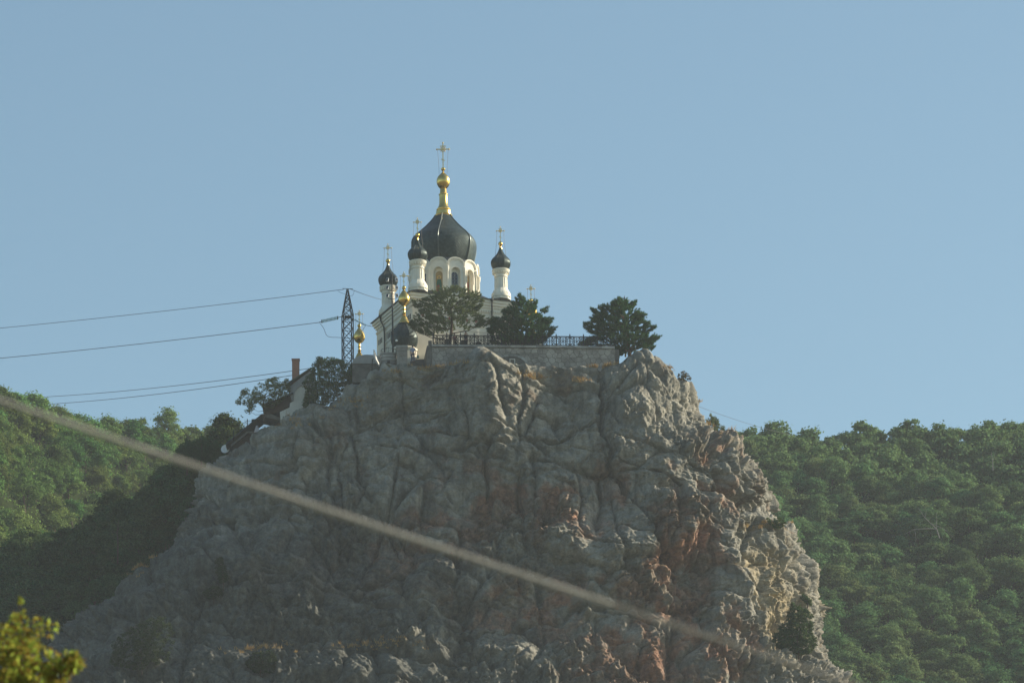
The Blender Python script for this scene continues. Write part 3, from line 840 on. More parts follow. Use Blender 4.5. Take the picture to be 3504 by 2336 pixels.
def chains(mb, zc, w, ztop, r0, n=2):
    for s in (-1, 1):
        p0, p1 = Vector((s * w * .44, 0, zc)), Vector((s * r0, -r0 * .2, ztop))
        mb.tube([p0.lerp(p1, k / 6) - Vector((0, 0, 0.10 * math.sin(math.pi * k / 6))) + Vector((-s * .03 * math.sin(math.pi * k / 6), 0, 0)) for k in range(7)], 0.014, 4)
XR = rad(-21.0)                                           # crosses face the viewer
# main drum: twelve arched bays, six icons and six windows in turn
DZ0, DZ1 = 10.35, 14.15; DR = 3.48
drum = MB().lathe([(3.62, 10.2), (3.62, 10.6), (3.50, 10.66), (2.95, 10.68), (2.95, 14.6)], 36).build('drum', MT['plaster'], ch)
DA0 = rad(-90 - 9 - 21.0)
def lattice_mat():
    m, nt, b = mat_new('leaded_window')
    b.inputs['Base Color'].default_value = (0.02, 0.03, 0.05, 1); b.inputs['Roughness'].default_value = 0.25
    return m
MT['pane'] = lattice_mat()
ICON = [plain('icon_red', (0.30, 0.06, 0.05), 0.6, var=.2), plain('icon_green', (0.04, 0.14, 0.10), 0.6, var=.2), plain('icon_face', (0.38, 0.24, 0.15), 0.6, var=.2), plain('icon_ground', (0.42, 0.30, 0.14), 0.6, var=.25), plain('icon_halo', (0.75, 0.52, 0.14), 0.35, 0.6, var=.1)]
def arch_loop(hw, z0, zs, y, n=12, rz=None):
    rz = rz or hw
    return [(-hw, y, z0)] + [(-hw * math.cos(math.pi * k / n), y, zs + rz * math.sin(math.pi * k / n)) for k in range(n + 1)] + [(hw, y, z0)]
def bridge(mb, A, B):
    b = len(mb.v); n = len(A); mb.v += A + B
    for k in range(n - 1): mb.f.append((b + k, b + k + 1, b + n + k + 1, b + n + k))
HW = DR * math.tan(rad(15))
bays = []
for k in range(12):
    a = DA0 + k * rad(30)
    bay = empty('drum_bay', (0, 0, 0)); 
    bay.parent = ch; bay.rotation_euler = (0, 0, a + math.pi / 2)       # -y faces outward
    yo = -DR
    m = MB()
    out = arch_loop(HW - .005, 10.62, 13.85, yo, rz=0.64); inn = arch_loop(.50, 10.62, 12.95, yo)
    bridge(m, out, inn)
    bridge(m, inn, arch_loop(.50, 10.62, 12.95, yo + .42))
    bridge(m, arch_loop(HW - .005, 10.62, 13.85, yo + .5, rz=.64), out)
    b = len(m.v); back = arch_loop(.50, 10.62, 12.95, yo + .42); m.v += back; m.f.append(tuple(range(b, b + len(back))))
    m.build('bay_wall', MT['trim'], bay)
    m = MB()                                                            # arch mouldings, proud of the face
    for (r0, r1, d0, z0_) in ((.52, .60, .07, 12.95),):
        bridge(m, arch_loop(r1, 12.0, z0_, yo - d0), arch_loop(r0, 12.0, z0_, yo - d0)); bridge(m, arch_loop(r1, 12.0, z0_, yo + .02), arch_loop(r1, 12.0, z0_, yo - d0)); bridge(m, arch_loop(r0, 12.0, z0_, yo - d0), arch_loop(r0, 12.0, z0_, yo + .02))
    bridge(m, arch_loop(HW + .02, 13.7, 13.85, yo - .12, rz=.70), arch_loop(HW - .10, 13.7, 13.85, yo - .12, rz=.56)); bridge(m, arch_loop(HW - .10, 13.7, 13.85, yo - .12, rz=.56), arch_loop(HW - .10, 13.7, 13.85, yo + .02, rz=.56)); bridge(m, arch_loop(HW + .02, 13.7, 13.85, yo + .02, rz=.70), arch_loop(HW + .02, 13.7, 13.85, yo - .12, rz=.70))
    m.build('arch_moulding', MT['trim'], bay)
    m = MB()
    for q in range(11):
        t = math.pi * (q + .5) / 11; x, z = -(HW - .17) * math.cos(t), 13.85 + .48 * math.sin(t)
        m.box(x - .045, x + .045, yo - .09, yo + .02, z - .05, z + .05)
    tag(m.build('arch_dentils', MT['trim'], bay), kind='stuff')
    m = MB(); m.lathe([(.16, 10.62), (.16, 10.85), (.11, 10.9), (.10, 12.9), (.15, 12.98), (.17, 13.12), (.17, 13.5), (.10, 13.56)], 10, -HW, yo - .02, 0)
    m.build('column', MT['trim'], bay, True)
    if k % 2 == 0:                                                     # icon
        yi = yo + .40
        ic = MB().prism([(x, yi, z) for x, _, z in arch_loop(.36, 10.75, 12.75, 0)], (0, .015, 0)).build('icon', ICON[3], bay)
        def fig(pts, y, mt, nm='icon_figure'): MB().prism([(x, y, z) for x, z in pts], (0, .008, 0)).build(nm, mt, ic)
        fig([(-.24, 10.8), (.24, 10.8), (.27, 11.3), (.26, 11.9), (.16, 12.25), (-.16, 12.25), (-.27, 11.9), (-.25, 11.3)], yi - .010, ICON[1] if k % 4 == 0 else ICON[0])
        fig([(-.26, 10.8), (.0, 10.8), (.1, 11.4), (-.05, 11.7), (-.24, 11.5)], yi - .020, ICON[0] if k % 4 == 0 else ICON[1])
        fig([(.20 * math.cos(t), 12.45 + .20 * math.sin(t)) for t in np.linspace(0, 6.0, 14)], yi - .012, ICON[4])
        fig([(.11 * math.cos(t), 12.43 + .14 * math.sin(t)) for t in np.linspace(0, 6.0, 12)], yi - .024, ICON[2])
    else:
        yi = yo + .38
        wd = MB().prism([(x, yi, z) for x, _, z in arch_loop(.34, 10.7, 12.7, 0)], (0, .015, 0)).build('window', MT['pane'], bay)
        la = MB()
        for z in np.arange(10.85, 12.95, .36):
            for x in (-.17, .17):
                la.tube([(x + .13 * math.cos(t), yi - .02, z + .15 * math.sin(t)) for t in np.linspace(0, 6.2832, 11)], .018, 4)
        la.tube([(0, yi - .02, 10.7), (0, yi - .02, 13.0)], .02, 4)
        for s in (-1, 1): la.tube([(s * .33, yi - .02, 10.7), (s * .33, yi - .02, 12.75)], .03, 4)
        la_ = la.build('lattice', plain('pale_lattice', (.30, .34, .38), .6) if k == 1 else bpy.data.materials['pale_lattice'], wd)
MB().lathe([(3.50, 14.15), (3.30, 14.4), (3.15, 14.6), (2.95, 14.65)], 48).build('drum_roof', MT['roof'], ch, True)
# main dome: six curved facets with raised ribs
DH = [(2.92, 14.5), (3.14, 15.05), (3.32, 15.7), (3.44, 16.3), (3.47, 16.8), (3.40, 17.15), (3.20, 17.5), (2.90, 17.85), (2.50, 18.22), (2.06, 18.65), (1.64, 19.1), (1.22, 19.6), (0.86, 20.15)]
dome = catmull(DH, 6)
def six(w, r, z):
    q = ((w - DA0) / rad(60)) % 1.0
    f = math.cos(rad(30)) / math.cos((q - .5) * rad(60))
    return (0.30 * f + 0.70) * 1.02
MT['rib'] = plain('lit_rib_metal', (0.085, 0.105, 0.105), 0.4, 0.5)  # lighter than the dome, imitating light caught on the ribs
dm = MB().lathe(dome, 96, mod=six).build('dome', MT['dome'], ch, True)
for k in range(6):
    w = DA0 + k * rad(60)
    MB().tube([(math.cos(w) * (r * six(w, r, z) + .015), math.sin(w) * (r * six(w, r, z) + .015), z) for r, z in dome], 0.065, 6).build('rib', MT['rib'], dm, True)
GS = [(.92, 20.0), (.95, 20.12), (.82, 20.22), (.78, 20.6), (.70, 20.68), (.74, 20.74), (.74, 20.82), (.68, 20.88), (.52, 21.15), (.47, 21.35), (.44, 21.4), (.44, 22.35), (.49, 22.4), (.49, 22.48), (.43, 22.53), (.36, 22.62), (.34, 23.05), (.30, 23.1),
      (.34, 23.12), (.50, 23.3), (.64, 23.55), (.71, 23.85), (.68, 24.15), (.56, 24.42), (.36, 24.65), (.18, 24.82), (.09, 24.95), (.07, 25.05), (.16, 25.1), (.22, 25.22), (.22, 25.32), (.13, 25.42), (.05, 25.46)]
MB().lathe(GS, 32).build('gilded_spire', MT['gold'], ch, True)
m = MB(); zc, w = cross(m, 25.42, 2.75, 1.28, .048); o = m.build('cross', MT['goldcross'], ch); o.rotation_euler = (0, 0, XR)
m = MB(); chains(m, zc, w, 24.7, .42); o = m.build('chain', MT['iron'], ch); o.rotation_euler = (0, 0, XR)

# corner turrets
TP = [(1.02, 0), (1.02, .10), (.94, .45), (.92, .5), (.80, .72), (.68, .9), (.655, 1.0), (.62, 2.15), (.70, 2.2), (.70, 2.28), (.64, 2.33), (.66, 2.55), (.80, 2.72), (.90, 2.84), (.92, 3.0), (.82, 3.05)]
OP = catmull([(.66, 3.02), (.86, 3.22), (1.04, 3.55), (1.06, 3.82), (.92, 4.12), (.62, 4.45), (.36, 4.80), (.20, 5.15), (.12, 5.42)], 5)
GB = [(.14, 5.36), (.12, 5.5), (.16, 5.55), (.09, 5.66), (.19, 5.74), (.235, 5.88), (.19, 6.02), (.08, 6.10), (.05, 6.14)]
def eight(w, r, z):
    q = (w / rad(45)) % 1.0
    return 0.55 * math.cos(rad(22.5)) / math.cos((q - .5) * rad(45)) + .45
def turret(x, y, z):
    t = empty('corner_turret', (x, y, z)); t.parent = ch
    pl = MB().lathe([(1.0, -.25), (1.0, .42)], 8, a0=rad(22.5)); pl.lathe([(.98, .42), (.72, .9)], 8, a0=rad(22.5)); pl.build('plinth', MT['trim'], t)
    sh = MB().lathe(TP, 28).build('shaft', MT['trim'], t, True)
    fl = MB()
    for k in range(16):
        a = 6.2832 * k / 16
        fl.tube([(.66 * math.cos(a), .66 * math.sin(a), 1.05), (.63 * math.cos(a), .63 * math.sin(a), 2.1)], .035, 4)
    for k in range(20):
        a = 6.2832 * k / 20
        fl.box(.83 * math.cos(a) - .05, .83 * math.cos(a) + .05, .83 * math.sin(a) - .05, .83 * math.sin(a) + .05, 2.55, 2.72)
    tag(fl.build('moulding', MT['trim'], sh), kind='stuff')
    d = MB().lathe(OP, 48, mod=eight).build('onion_dome', MT['dome'], t, True)
    for k in range(8):
        a = k * rad(45)
        MB().tube([(math.cos(a) * r, math.sin(a) * r, z_) for r, z_ in OP], .022, 4).build('rib', MT['dome'], d)
    MB().lathe(GB, 20).build('gilded_ball', MT['gold'], t, True)
    m = MB(); zc, w = cross(m, 6.08, 1.62, .80, .032); o = m.build('cross', MT['goldcross'], t); o.rotation_euler = (0, 0, XR)
    m = MB(); chains(m, zc, w, 4.55, .56); o = m.build('chain', MT['iron'], t); o.rotation_euler = (0, 0, XR)
    return t
for sx, sy in ((-1, -1), (1, -1), (-1, 1), (1, 1)): turret(sx * 4.57, sy * 4.57, 10.25)

# small chapels at the outer corners, black onion with a gilded cupola
CP = catmull([(1.02, 3.05), (1.25, 3.3), (1.42, 3.75), (1.44, 4.1), (1.30, 4.55), (1.02, 5.0), (.74, 5.4), (.56, 5.72)], 6)
CG = [(.62, 5.68), (.60, 5.78), (.46, 5.98), (.33, 6.25), (.28, 6.4), (.16, 6.48), (.20, 6.56), (.13, 6.64), (.20, 6.74), (.13, 6.86), (.12, 7.1), (.17, 7.16), (.13, 7.24), (.13, 7.55), (.22, 7.62),
      (.40, 7.76), (.55, 7.98), (.61, 8.25), (.57, 8.52), (.45, 8.76), (.28, 9.0), (.15, 9.2), (.09, 9.32), (.17, 9.38), (.21, 9.5), (.17, 9.62), (.07, 9.7), (.04, 9.74)]
def chapel(x, y):
    t = empty('corner_chapel', (x, y, 0)); t.parent = ch
    MB().lathe([(1.25, -3.0), (1.25, 2.7), (1.34, 2.76), (1.34, 2.95), (1.18, 3.05)], 8, a0=rad(22.5)).build('chapel_wall', MT['plaster'], t)
    d = MB().lathe(CP, 48, mod=eight).build('onion_dome', MT['dome'], t, True)
    for k in range(8):
        a = k * rad(45)
        MB().tube([(math.cos(a) * r, math.sin(a) * r, z_) for r, z_ in CP], .03, 4).build('rib', MT['dome'], d)
    MB().lathe(CG, 26).build('gilded_cupola', MT['gold'], t, True)
    m = MB(); zc, w = cross(m, 9.70, 1.45, .78, .032); o = m.build('cross', MT['goldcross'], t); o.rotation_euler = (0, 0, XR)
    m = MB(); chains(m, zc, w, 8.8, .45); o = m.build('chain', MT['iron'], t); o.rotation_euler = (0, 0, XR)
for sx, sy in ((-1, -1), (1, -1), (-1, 1), (1, 1)): chapel(sx * 6.95, sy * 6.95)
#@@PART3
# ------------------------------------------------------------------ foliage builders
LEAF = {'oak': leafmat('oak_leaves', (0.112, 0.195, 0.056), 0.4, 0.3, 0.04),
        'oakhazy': leafmat('hazed_oak_leaves', (0.115, 0.190, 0.078), 0.4, 0.3, 0.04),  # bluer green, distance haze put into the leaf colour
        'pine': leafmat('pine_needles', (0.060, 0.125, 0.048), 0.5, 0.35, 0.02, False),
        'greypine': leafmat('grey_pine_needles', (0.15, 0.185, 0.085), 0.5, 0.35, 0.02, False),
        'bush': leafmat('bush_leaves', (0.075, 0.12, 0.042), 0.45, 0.35, 0.02, False),
        'olive': leafmat('pale_leaves', (0.18, 0.21, 0.075), 0.45, 0.4, 0.02, False),
        'flank': leafmat('shade_darkened_leaves', (0.060, 0.105, 0.042), 0.5, 0.2, 0.04),  # leaf green darkened to imitate the shade on the left slope
        'brown': leafmat('brown_shrub_leaves', (0.13, 0.105, 0.05), 0.4, 0.2, 0.02, False),
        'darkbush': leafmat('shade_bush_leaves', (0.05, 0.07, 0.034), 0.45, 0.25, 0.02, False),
        'juniper': leafmat('juniper_leaves', (0.075, 0.115, 0.045), 0.4, 0.3, 0.02, False),
        'autumn': leafmat('turning_leaves', (0.30, 0.285, 0.05), 0.5, 0.5, 0.07, False),
        'straw': leafmat('dry_grass', (0.40, 0.27, 0.12), 0.35, 0.2, 0.01, False)}
def unit(n, r):
    v = r.normal(size=(n, 3)); return v / (np.linalg.norm(v, axis=1, keepdims=True) + 1e-9)
def leaf_arrays(C, size, r, out=None, asp=0.6):
    """rhombic leaves; out biases their normals"""
    n = len(C); nn = unit(n, r)
    if out is not None:
        nn = nn * 0.8 + out; nn /= np.linalg.norm(nn, axis=1, keepdims=True) + 1e-9
    a = np.cross(nn, unit(n, r)); a /= np.linalg.norm(a, axis=1, keepdims=True) + 1e-9
    b = np.cross(nn, a)
    s = (size * r.uniform(0.6, 1.3, n))[:, None]
    V = np.stack([C - a * s, C + b * s * asp, C + a * s, C - b * s * asp], 1).reshape(-1, 3)
    return V, np.arange(4 * n).reshape(n, 4)
def needle_arrays(C, D, L, w, per, r):
    n = len(C) * per
    c = np.repeat(C, per, 0); d = np.repeat(D, per, 0)
    t = d * 0.8 + unit(n, r) * 0.75; t[:, 2] += 0.25; t /= np.linalg.norm(t, axis=1, keepdims=True)
    b = np.cross(t, unit(n, r)); b /= np.linalg.norm(b, axis=1, keepdims=True) + 1e-9
    l = (L * r.uniform(0.6, 1.25, n))[:, None]
    V = np.stack([c - b * w, c + b * w, c + t * l], 1).reshape(-1, 3)
    return V, np.arange(3 * n).reshape(n, 3)
def inside(x, z, poly):
    c = np.zeros(len(x), bool); n = len(poly)
    for i in range(n):
        x0, z0 = poly[i]; x1, z1 = poly[(i + 1) % n]
        if z0 == z1: continue
        k = ((z0 > z) != (z1 > z)) & (x < (x1 - x0) * (z - z0) / (z1 - z0) + x0)
        c ^= k
    return c
def spread(x, z, poly, step=0.12):
    """horizontal distance to the outline on either side"""
    l = np.zeros(len(x)); rr = np.zeros(len(x))
    for k in range(1, 30):
        l += inside(x - k * step, z, poly); rr += inside(x + k * step, z, poly)
    return np.minimum(l, rr) * step
def outline_tree(name, label, cat, px, Y, base, leaf, clumps, per, crad, lsize, kind='leaf', seed=1, group=None, trunk_r=0.12, branches=14, maxd=2.0, bark='bark', trunk_top=None, holes=0.0, needle=(0.22, 0.02), lim=0.9):
    """a tree whose crown fills the given outline (photograph pixels) and as much depth as width"""
    r = np.random.RandomState(seed)
    W = [ps(u, v, Y) for u, v in px]; B = ps(base[0], base[1], Y) if not isinstance(base, Vector) else base
    poly = [(w.x - B.x, w.z - B.z) for w in W]
    root = empty(name, B); tag(root, label, cat, group)
    xs = [p[0] for p in poly]; zs = [p[1] for p in poly]
    C = np.zeros((0, 3))
    while len(C) < clumps:
        x = r.uniform(min(xs), max(xs), 4000); z = r.uniform(min(zs), max(zs), 4000)
        k = inside(x, z, poly); x, z = x[k], z[k]
        t = spread(x, z, poly)
        y = r.uniform(-1, 1, len(x)) * np.minimum(t * 0.95 + 0.12, maxd)
        q = np.stack([x, y, z], 1)
        if holes: q = q[fbm(q / (crad * 4.5), 2, seed) > -0.55 + holes]
        C = np.concatenate([C, q])
    C = C[:clumps]
    cen = np.array([np.mean(xs), 0, np.mean(zs)])
    out = C - cen; out /= np.linalg.norm(out, axis=1, keepdims=True) + 1e-6
    if kind == 'leaf':
        cl = np.repeat(C, per, 0); of = unit(len(cl), r) * (r.uniform(0.15, 1, len(cl)) ** 0.5)[:, None] * crad
        of[:, 2] *= 0.7
        V, F = leaf_arrays(cl + of, lsize, r, np.repeat(out, per, 0) * 0.6 + np.array([0, 0, .25]))
    else:
        # sprays: several tufts strung along each shoot
        sh = 5
        dirs = out.copy(); dirs[:, 2] = np.abs(dirs[:, 2]) * 0.35 + 0.28; dirs[:, :2] += r.normal(size=(len(C), 2)) * 0.25
        dirs /= np.linalg.norm(dirs, axis=1, keepdims=True)
        T = np.concatenate([C + dirs * (k / sh - .5) * crad * 2 + r.normal(size=C.shape) * crad * .12 for k in range(sh)])
        V, F = needle_arrays(T, np.tile(dirs, (sh, 1)), needle[0], needle[1], per, r)
    link('crown', np_mesh('crown', V, F, LEAF[leaf]), root)
    ttop = Vector(trunk_top) if trunk_top else Vector((cen[0] * .8, 0, cen[2] + (max(zs) - cen[2]) * .55))
    bend = Vector((r.uniform(-.12, .12), r.uniform(-.1, .1), 0)) * max(0.5, ttop.z) * .5
    tp = [Vector((0, 0, -0.6)), Vector((0, 0, 0))] + [ttop * (k / 6) + bend * math.sin(math.pi * k / 6) for k in range(1, 7)]
    MB().tube(tp, [trunk_r * 1.15, trunk_r] + [trunk_r * (1 - .8 * k / 6) for k in range(1, 7)], 7).build('trunk', MT[bark], root, True)
    idx = r.permutation(len(C))[:branches]
    for k in idx:
        c = Vector(C[k]); hgt = max(0.08, min(lim, (c.z - 0.35 * math.hypot(c.x - ttop.x * .5, c.y)) / max(0.3, ttop.z)))
        s = ttop * hgt + bend * math.sin(math.pi * hgt)
        mid = s.lerp(c, .55) + Vector((0, 0, -.10 * (c - s).length + r.uniform(-.1, .1)))
        rr = trunk_r * .42 * (1 - .6 * hgt)
        MB().tube([s, mid, c], [rr, rr * .65, rr * .22], 5).build('branch', MT[bark], root, True)
    return root
def C3(x, y): return (1380 + x / 4.2, 940 + y / 4.2)
def C4(x, y): return (1800 + x / 3.92, 960 + y / 3.92)
def C5(x, y): return (740 + x / 3.7333, 1160 + y / 3.7333)
def C2(x, y): return (1240 + x * .2679, 870 + y * .2679)
def C6(x, y): return (900 + x / 4.3545, 940 + y / 4.3545)
def CJ(x, y): return (2540 + x / 4.667, 2000 + y / 4.667)

# the three pines of the terrace
outline_tree('pine_tree', 'flat crowned grey green pine in front of the church wall', 'tree',
    [C3(*p) for p in ((330, 330), (420, 240), (640, 190), (900, 225), (1060, 245), (1150, 340), (1110, 470), (1030, 545), (1150, 590), (1240, 640), (1200, 735), (1050, 745), (900, 765), (780, 700), (640, 770), (430, 860), (260, 850), (120, 770), (10, 620), (140, 560), (250, 520), (130, 430), (150, 360), (240, 390))],
    488.6, (1537, 1180), 'greypine', 1000, 12, 0.22, 0, 'needle', 3, None, 0.20, 14, 2.2, 'bark', (0.15, 0, 4.3), 0.16, (0.22, 0.024))
outline_tree('pine_tree', 'dense dark pine rising from behind the railing in mid terrace', 'tree',
    [C3(*p) for p in ((1670, 285), (1700, 330), (1750, 320), (1760, 360), (1700, 420), (1860, 400), (1925, 370), (1910, 450), (1880, 560), (1960, 530), (2060, 470), (2050, 540), (1990, 640), (2140, 620), (2120, 700), (2060, 740), (2190, 760), (2190, 800), (2120, 860), (2060, 940), (1900, 1000), (1500, 1000), (1250, 985), (1280, 880), (1200, 790), (1290, 740), (1240, 690), (1330, 600), (1420, 520), (1500, 480), (1600, 400), (1620, 360))],
    488.9, (1785, 1182), 'pine', 1150, 13, 0.24, 0, 'needle', 5, None, 0.16, 16, 2.0, 'bark', (0.1, 0, 3.4), 0.10, (0.25, 0.028))
outline_tree('pine_tree', 'broad dark pine at the right end of the terrace wall', 'tree',
    [C4(*p) for p in ((1250, 235), (1300, 270), (1400, 300), (1480, 280), (1480, 345), (1420, 370), (1550, 410), (1560, 460), (1610, 450), (1610, 490), (1560, 520), (1600, 570), (1715, 570), (1720, 650), (1650, 690), (1600, 690), (1600, 740), (1800, 750), (1800, 795), (1730, 820), (1700, 930), (1600, 930), (1480, 900), (1370, 940), (1230, 1030), (1200, 900), (1000, 870), (720, 868), (790, 800), (930, 750), (860, 690), (790, 640), (780, 570), (870, 560), (880, 480), (940, 470), (880, 400), (880, 370), (1000, 380), (1010, 330), (1060, 330), (1130, 350), (1190, 280))],
    490.3, C4(1390, 985), 'pine', 1350, 13, 0.24, 0, 'needle', 9, None, 0.2, 26, 2.2, 'redbark', (-0.6, 0, 4.2), 0.14, (0.25, 0.028))

# trees and bushes by the houses on the left ridge
outline_tree('small_tree', 'loose pale leaved tree leaning out over the railing below the chimney', 'tree',
    [C5(*p) for p in ((240, 820), (300, 730), (330, 650), (430, 640), (470, 690), (520, 540), (600, 560), (740, 490), (790, 500), (850, 560), (910, 500), (940, 580), (960, 650), (850, 780), (720, 860), (620, 890), (560, 800), (480, 860), (430, 950), (360, 930), (400, 850))],
    493.2, C5(610, 985), 'olive', 420, 20, 0.21, 0.075, 'leaf', 12, None, 0.09, 22, 1.3, 'bark', (-0.15, 0, 2.2), 0.1)
outline_tree('laurel_bush', 'large dark leafy bush spreading below the lattice pylon', 'bush',
    [C5(*p) for p in ((1280, 240), (1340, 225), (1400, 280), (1460, 255), (1560, 235), (1640, 290), (1720, 310), (1870, 380), (1900, 450), (1720, 560), (1620, 690), (1450, 800), (1250, 950), (1130, 940), (1120, 800), (1160, 700), (1110, 560), (1200, 430), (1240, 330))],
    490.6, C5(1350, 960), 'bush', 1000, 22, 0.27, 0.075, 'leaf', 15, None, 0.08, 12, 1.4, 'bark')

# ------------------------------------------------------------------ buildings and fittings on the left ridge
def plate(pts, Y, thick, conv, name, mat, parent, origin, smooth=False):
    """a flat wall with the given outline and real thickness"""
    mb = MB(); mb.prism([ps(*conv(*p), Y) - origin for p in pts], (0, thick, 0)); return mb.build(name, mat, parent)
YH = 493.5
O = ps(*C5(1080, 880), YH)
hs = empty('house', O); tag(hs, 'small rendered house with a lean-to roof and tall brick chimney', 'house')
plate([(930, 610), (1190, 410), (1260, 400), (1290, 640), (1120, 900), (960, 780), (940, 690)], YH, 3.2, C5, 'wall', MT['grey'], hs, O)
a, b = ps(*C5(905, 575), YH - .25) - O, ps(*C5(1200, 378), YH - .25) - O
rf = MB().prism([a, b, b + Vector((0.06, 0, .14)), a + Vector((0, 0, .16))], (0, 3.8, 0)).build('roof', plain('lichened_roof', (0.16, 0.15, 0.10), 0.9), hs)
c0, c1 = ps(*C5(968, 520), YH + .6) - O, ps(*C5(1060, 262), YH + .6) - O
cm = MB().box(c0.x, c1.x, c0.y, c0.y + .62, c0.z - .6, c1.z)
chm = cm.build('chimney', MT['brick'], rf)
MB().box(c0.x - .05, c1.x + .05, c0.y - .05, c0.y + .67, c1.z, c1.z + .12).build('chimney_cap', MT['brick'], rf)
cw = empty('curved_wall', ps(*C5(1000, 950), 492.2)); O = cw.location.copy()
tag(cw, 'white rendered stair wall with a rounded top stepping down the ridge', 'wall')
plate([(985, 790), (995, 700), (1012, 655), (1035, 622), (1065, 600), (1105, 588), (1165, 585), (1170, 640), (1125, 700), (1122, 862), (1000, 950), (880, 1030), (820, 1035), (812, 930), (935, 872), (942, 815)], 492.2, .35, C5, 'wall_slab', MT['render'], cw, O)
plate([(848, 990), (865, 985), (865, 1040), (848, 1050)], 492.18, .1, C5, 'drain_opening', MT['dark'], cw, O)
plate([(975, 790), (985, 700), (1003, 650), (1028, 615), (1062, 590), (1105, 577), (1168, 575), (1166, 588), (1105, 590), (1066, 602), (1036, 624), (1013, 657), (996, 702), (987, 790)], 492.1, .55, C5, 'coping', MT['grey'], cw, O)
pg = empty('lean_to', ps(*C5(760, 950), 493)); O = pg.location.copy()
tag(pg, 'brown boarded lean-to half hidden behind the pale leaved tree', 'shed')
plate([(600, 840), (830, 780), (960, 700), (960, 790), (830, 930), (700, 945), (600, 940)], 493.6, 2.0, C5, 'boarding', MT['brown'], pg, O)
a, b = ps(*C5(585, 850), 493.2) - O, ps(*C5(985, 690), 493.2) - O
MB().prism([a, b, b + Vector((0, 0, .10)), a + Vector((0, 0, .10))], (0, 2.6, 0)).build('roof', MT['roof'], pg)
# stepped stair house with railing lower down
sh_ = empty('stair_house', ps(*C5(420, 1250), 494)); O = sh_.location.copy()
tag(sh_, 'dark roofed shed built down the edge of the ridge', 'shed')
plate([(190, 1352), (400, 1190), (580, 1190), (700, 1120), (820, 1040), (820, 1090), (600, 1290), (400, 1420), (200, 1440)], 494.2, 3.0, C5, 'wall', MT['brown'], sh_, O)
a, b = ps(*C5(120, 1345), 493.7) - O, ps(*C5(590, 962), 493.7) - O
MB().prism([a, b, b + Vector((0, 0, .14)), a + Vector((0, 0, .14))], (0, 3.6, 0)).build('roof', MT['roof'], sh_)
plate([(185, 1345), (400, 1175), (580, 1185), (580, 1205), (400, 1198), (195, 1365)], 493.9, .3, C5, 'bargeboard', MT['darkwall'], sh_, O)
plate([(585, 958), (700, 955), (830, 1005), (820, 1040), (700, 1010), (590, 985)], 493.8, 3.0, C5, 'landing', MT['darkwall'], sh_, O)
rl = empty('stair_railing', ps(*C5(397, 1120), 494)); O = rl.location.copy()
tag(rl, 'thin black railing climbing the dark shed roof', 'railing')
def q5(x, y, Y=494.0): return ps(*C5(x, y), Y) - O
for x, y0, y1 in ((397, 1020, 1130), (220, 1160, 1290)):
    MB().tube([q5(x, y1), q5(x, y0)], .055, 6).build('post', MT['iron'], rl)
MB().tube([q5(215, 1168), q5(397, 1040), q5(510, 1046)], .025, 5).build('handrail', MT['iron'], rl)
MB().tube([q5(220, 1240), q5(397, 1110), q5(430, 1095)], .02, 5).build('lower_rail', MT['iron'], rl)
for k in range(5): MB().tube([q5(415 + k * 16, 1046), q5(415 + k * 16, 1100 - k * 12)], .014, 4).build('baluster', MT['iron'], rl)
for k in range(9): MB().tube([q5(240 + k * 17, 1150 - k * 12), q5(240 + k * 17, 1222 - k * 12.4)], .010, 4).build('baluster', MT['iron'], rl)
MB().prism([q5(450, 1022), q5(590, 1010), q5(590, 1022), q5(450, 1032)], (0, 1.0, 0)).build('step', MT['darkwall'], rl)
rl2 = empty('yard_railing', ps(*C5(645, 1120), 493.3)); O = rl2.location.copy()
tag(rl2, 'short iron railing on the ledge below the brown lean-to', 'railing')
for z in (1055, 1115): MB().tube([q5(580, z + 5, 493.3), q5(715, z - 5, 493.3)], .022, 5).build('rail', MT['iron'], rl2)
for k in range(9): MB().tube([q5(585 + k * 16, 1058 - k, 493.3), q5(585 + k * 16, 1122 - k, 493.3)], .013, 4).build('baluster', MT['iron'], rl2)
# laundry: a creased hanging cloth
lv = ps(*C5(520, 1190), 493.6); ln = MB()
for k in range(9):
    for j_ in range(6):
        x = (k / 8 - .5) * (.20 + .42 * (1 - j_ / 5)); ln.v.append((x, .05 * math.sin(k * 2.1 + j_ * .7), j_ / 5 * .72))
for k in range(8):
    for j_ in range(5): ln.f.append((k * 6 + j_, (k + 1) * 6 + j_, (k + 1) * 6 + j_ + 1, k * 6 + j_ + 1))
lo = ln.build('laundry', cloth('pale_cotton', (.62, .58, .60)), None, True, lv)
sm_ = lo.modifiers.new('thickness', 'SOLIDIFY'); sm_.thickness = .02
tag(lo, 'pale cloth hung out to dry against the dark shed', 'laundry')
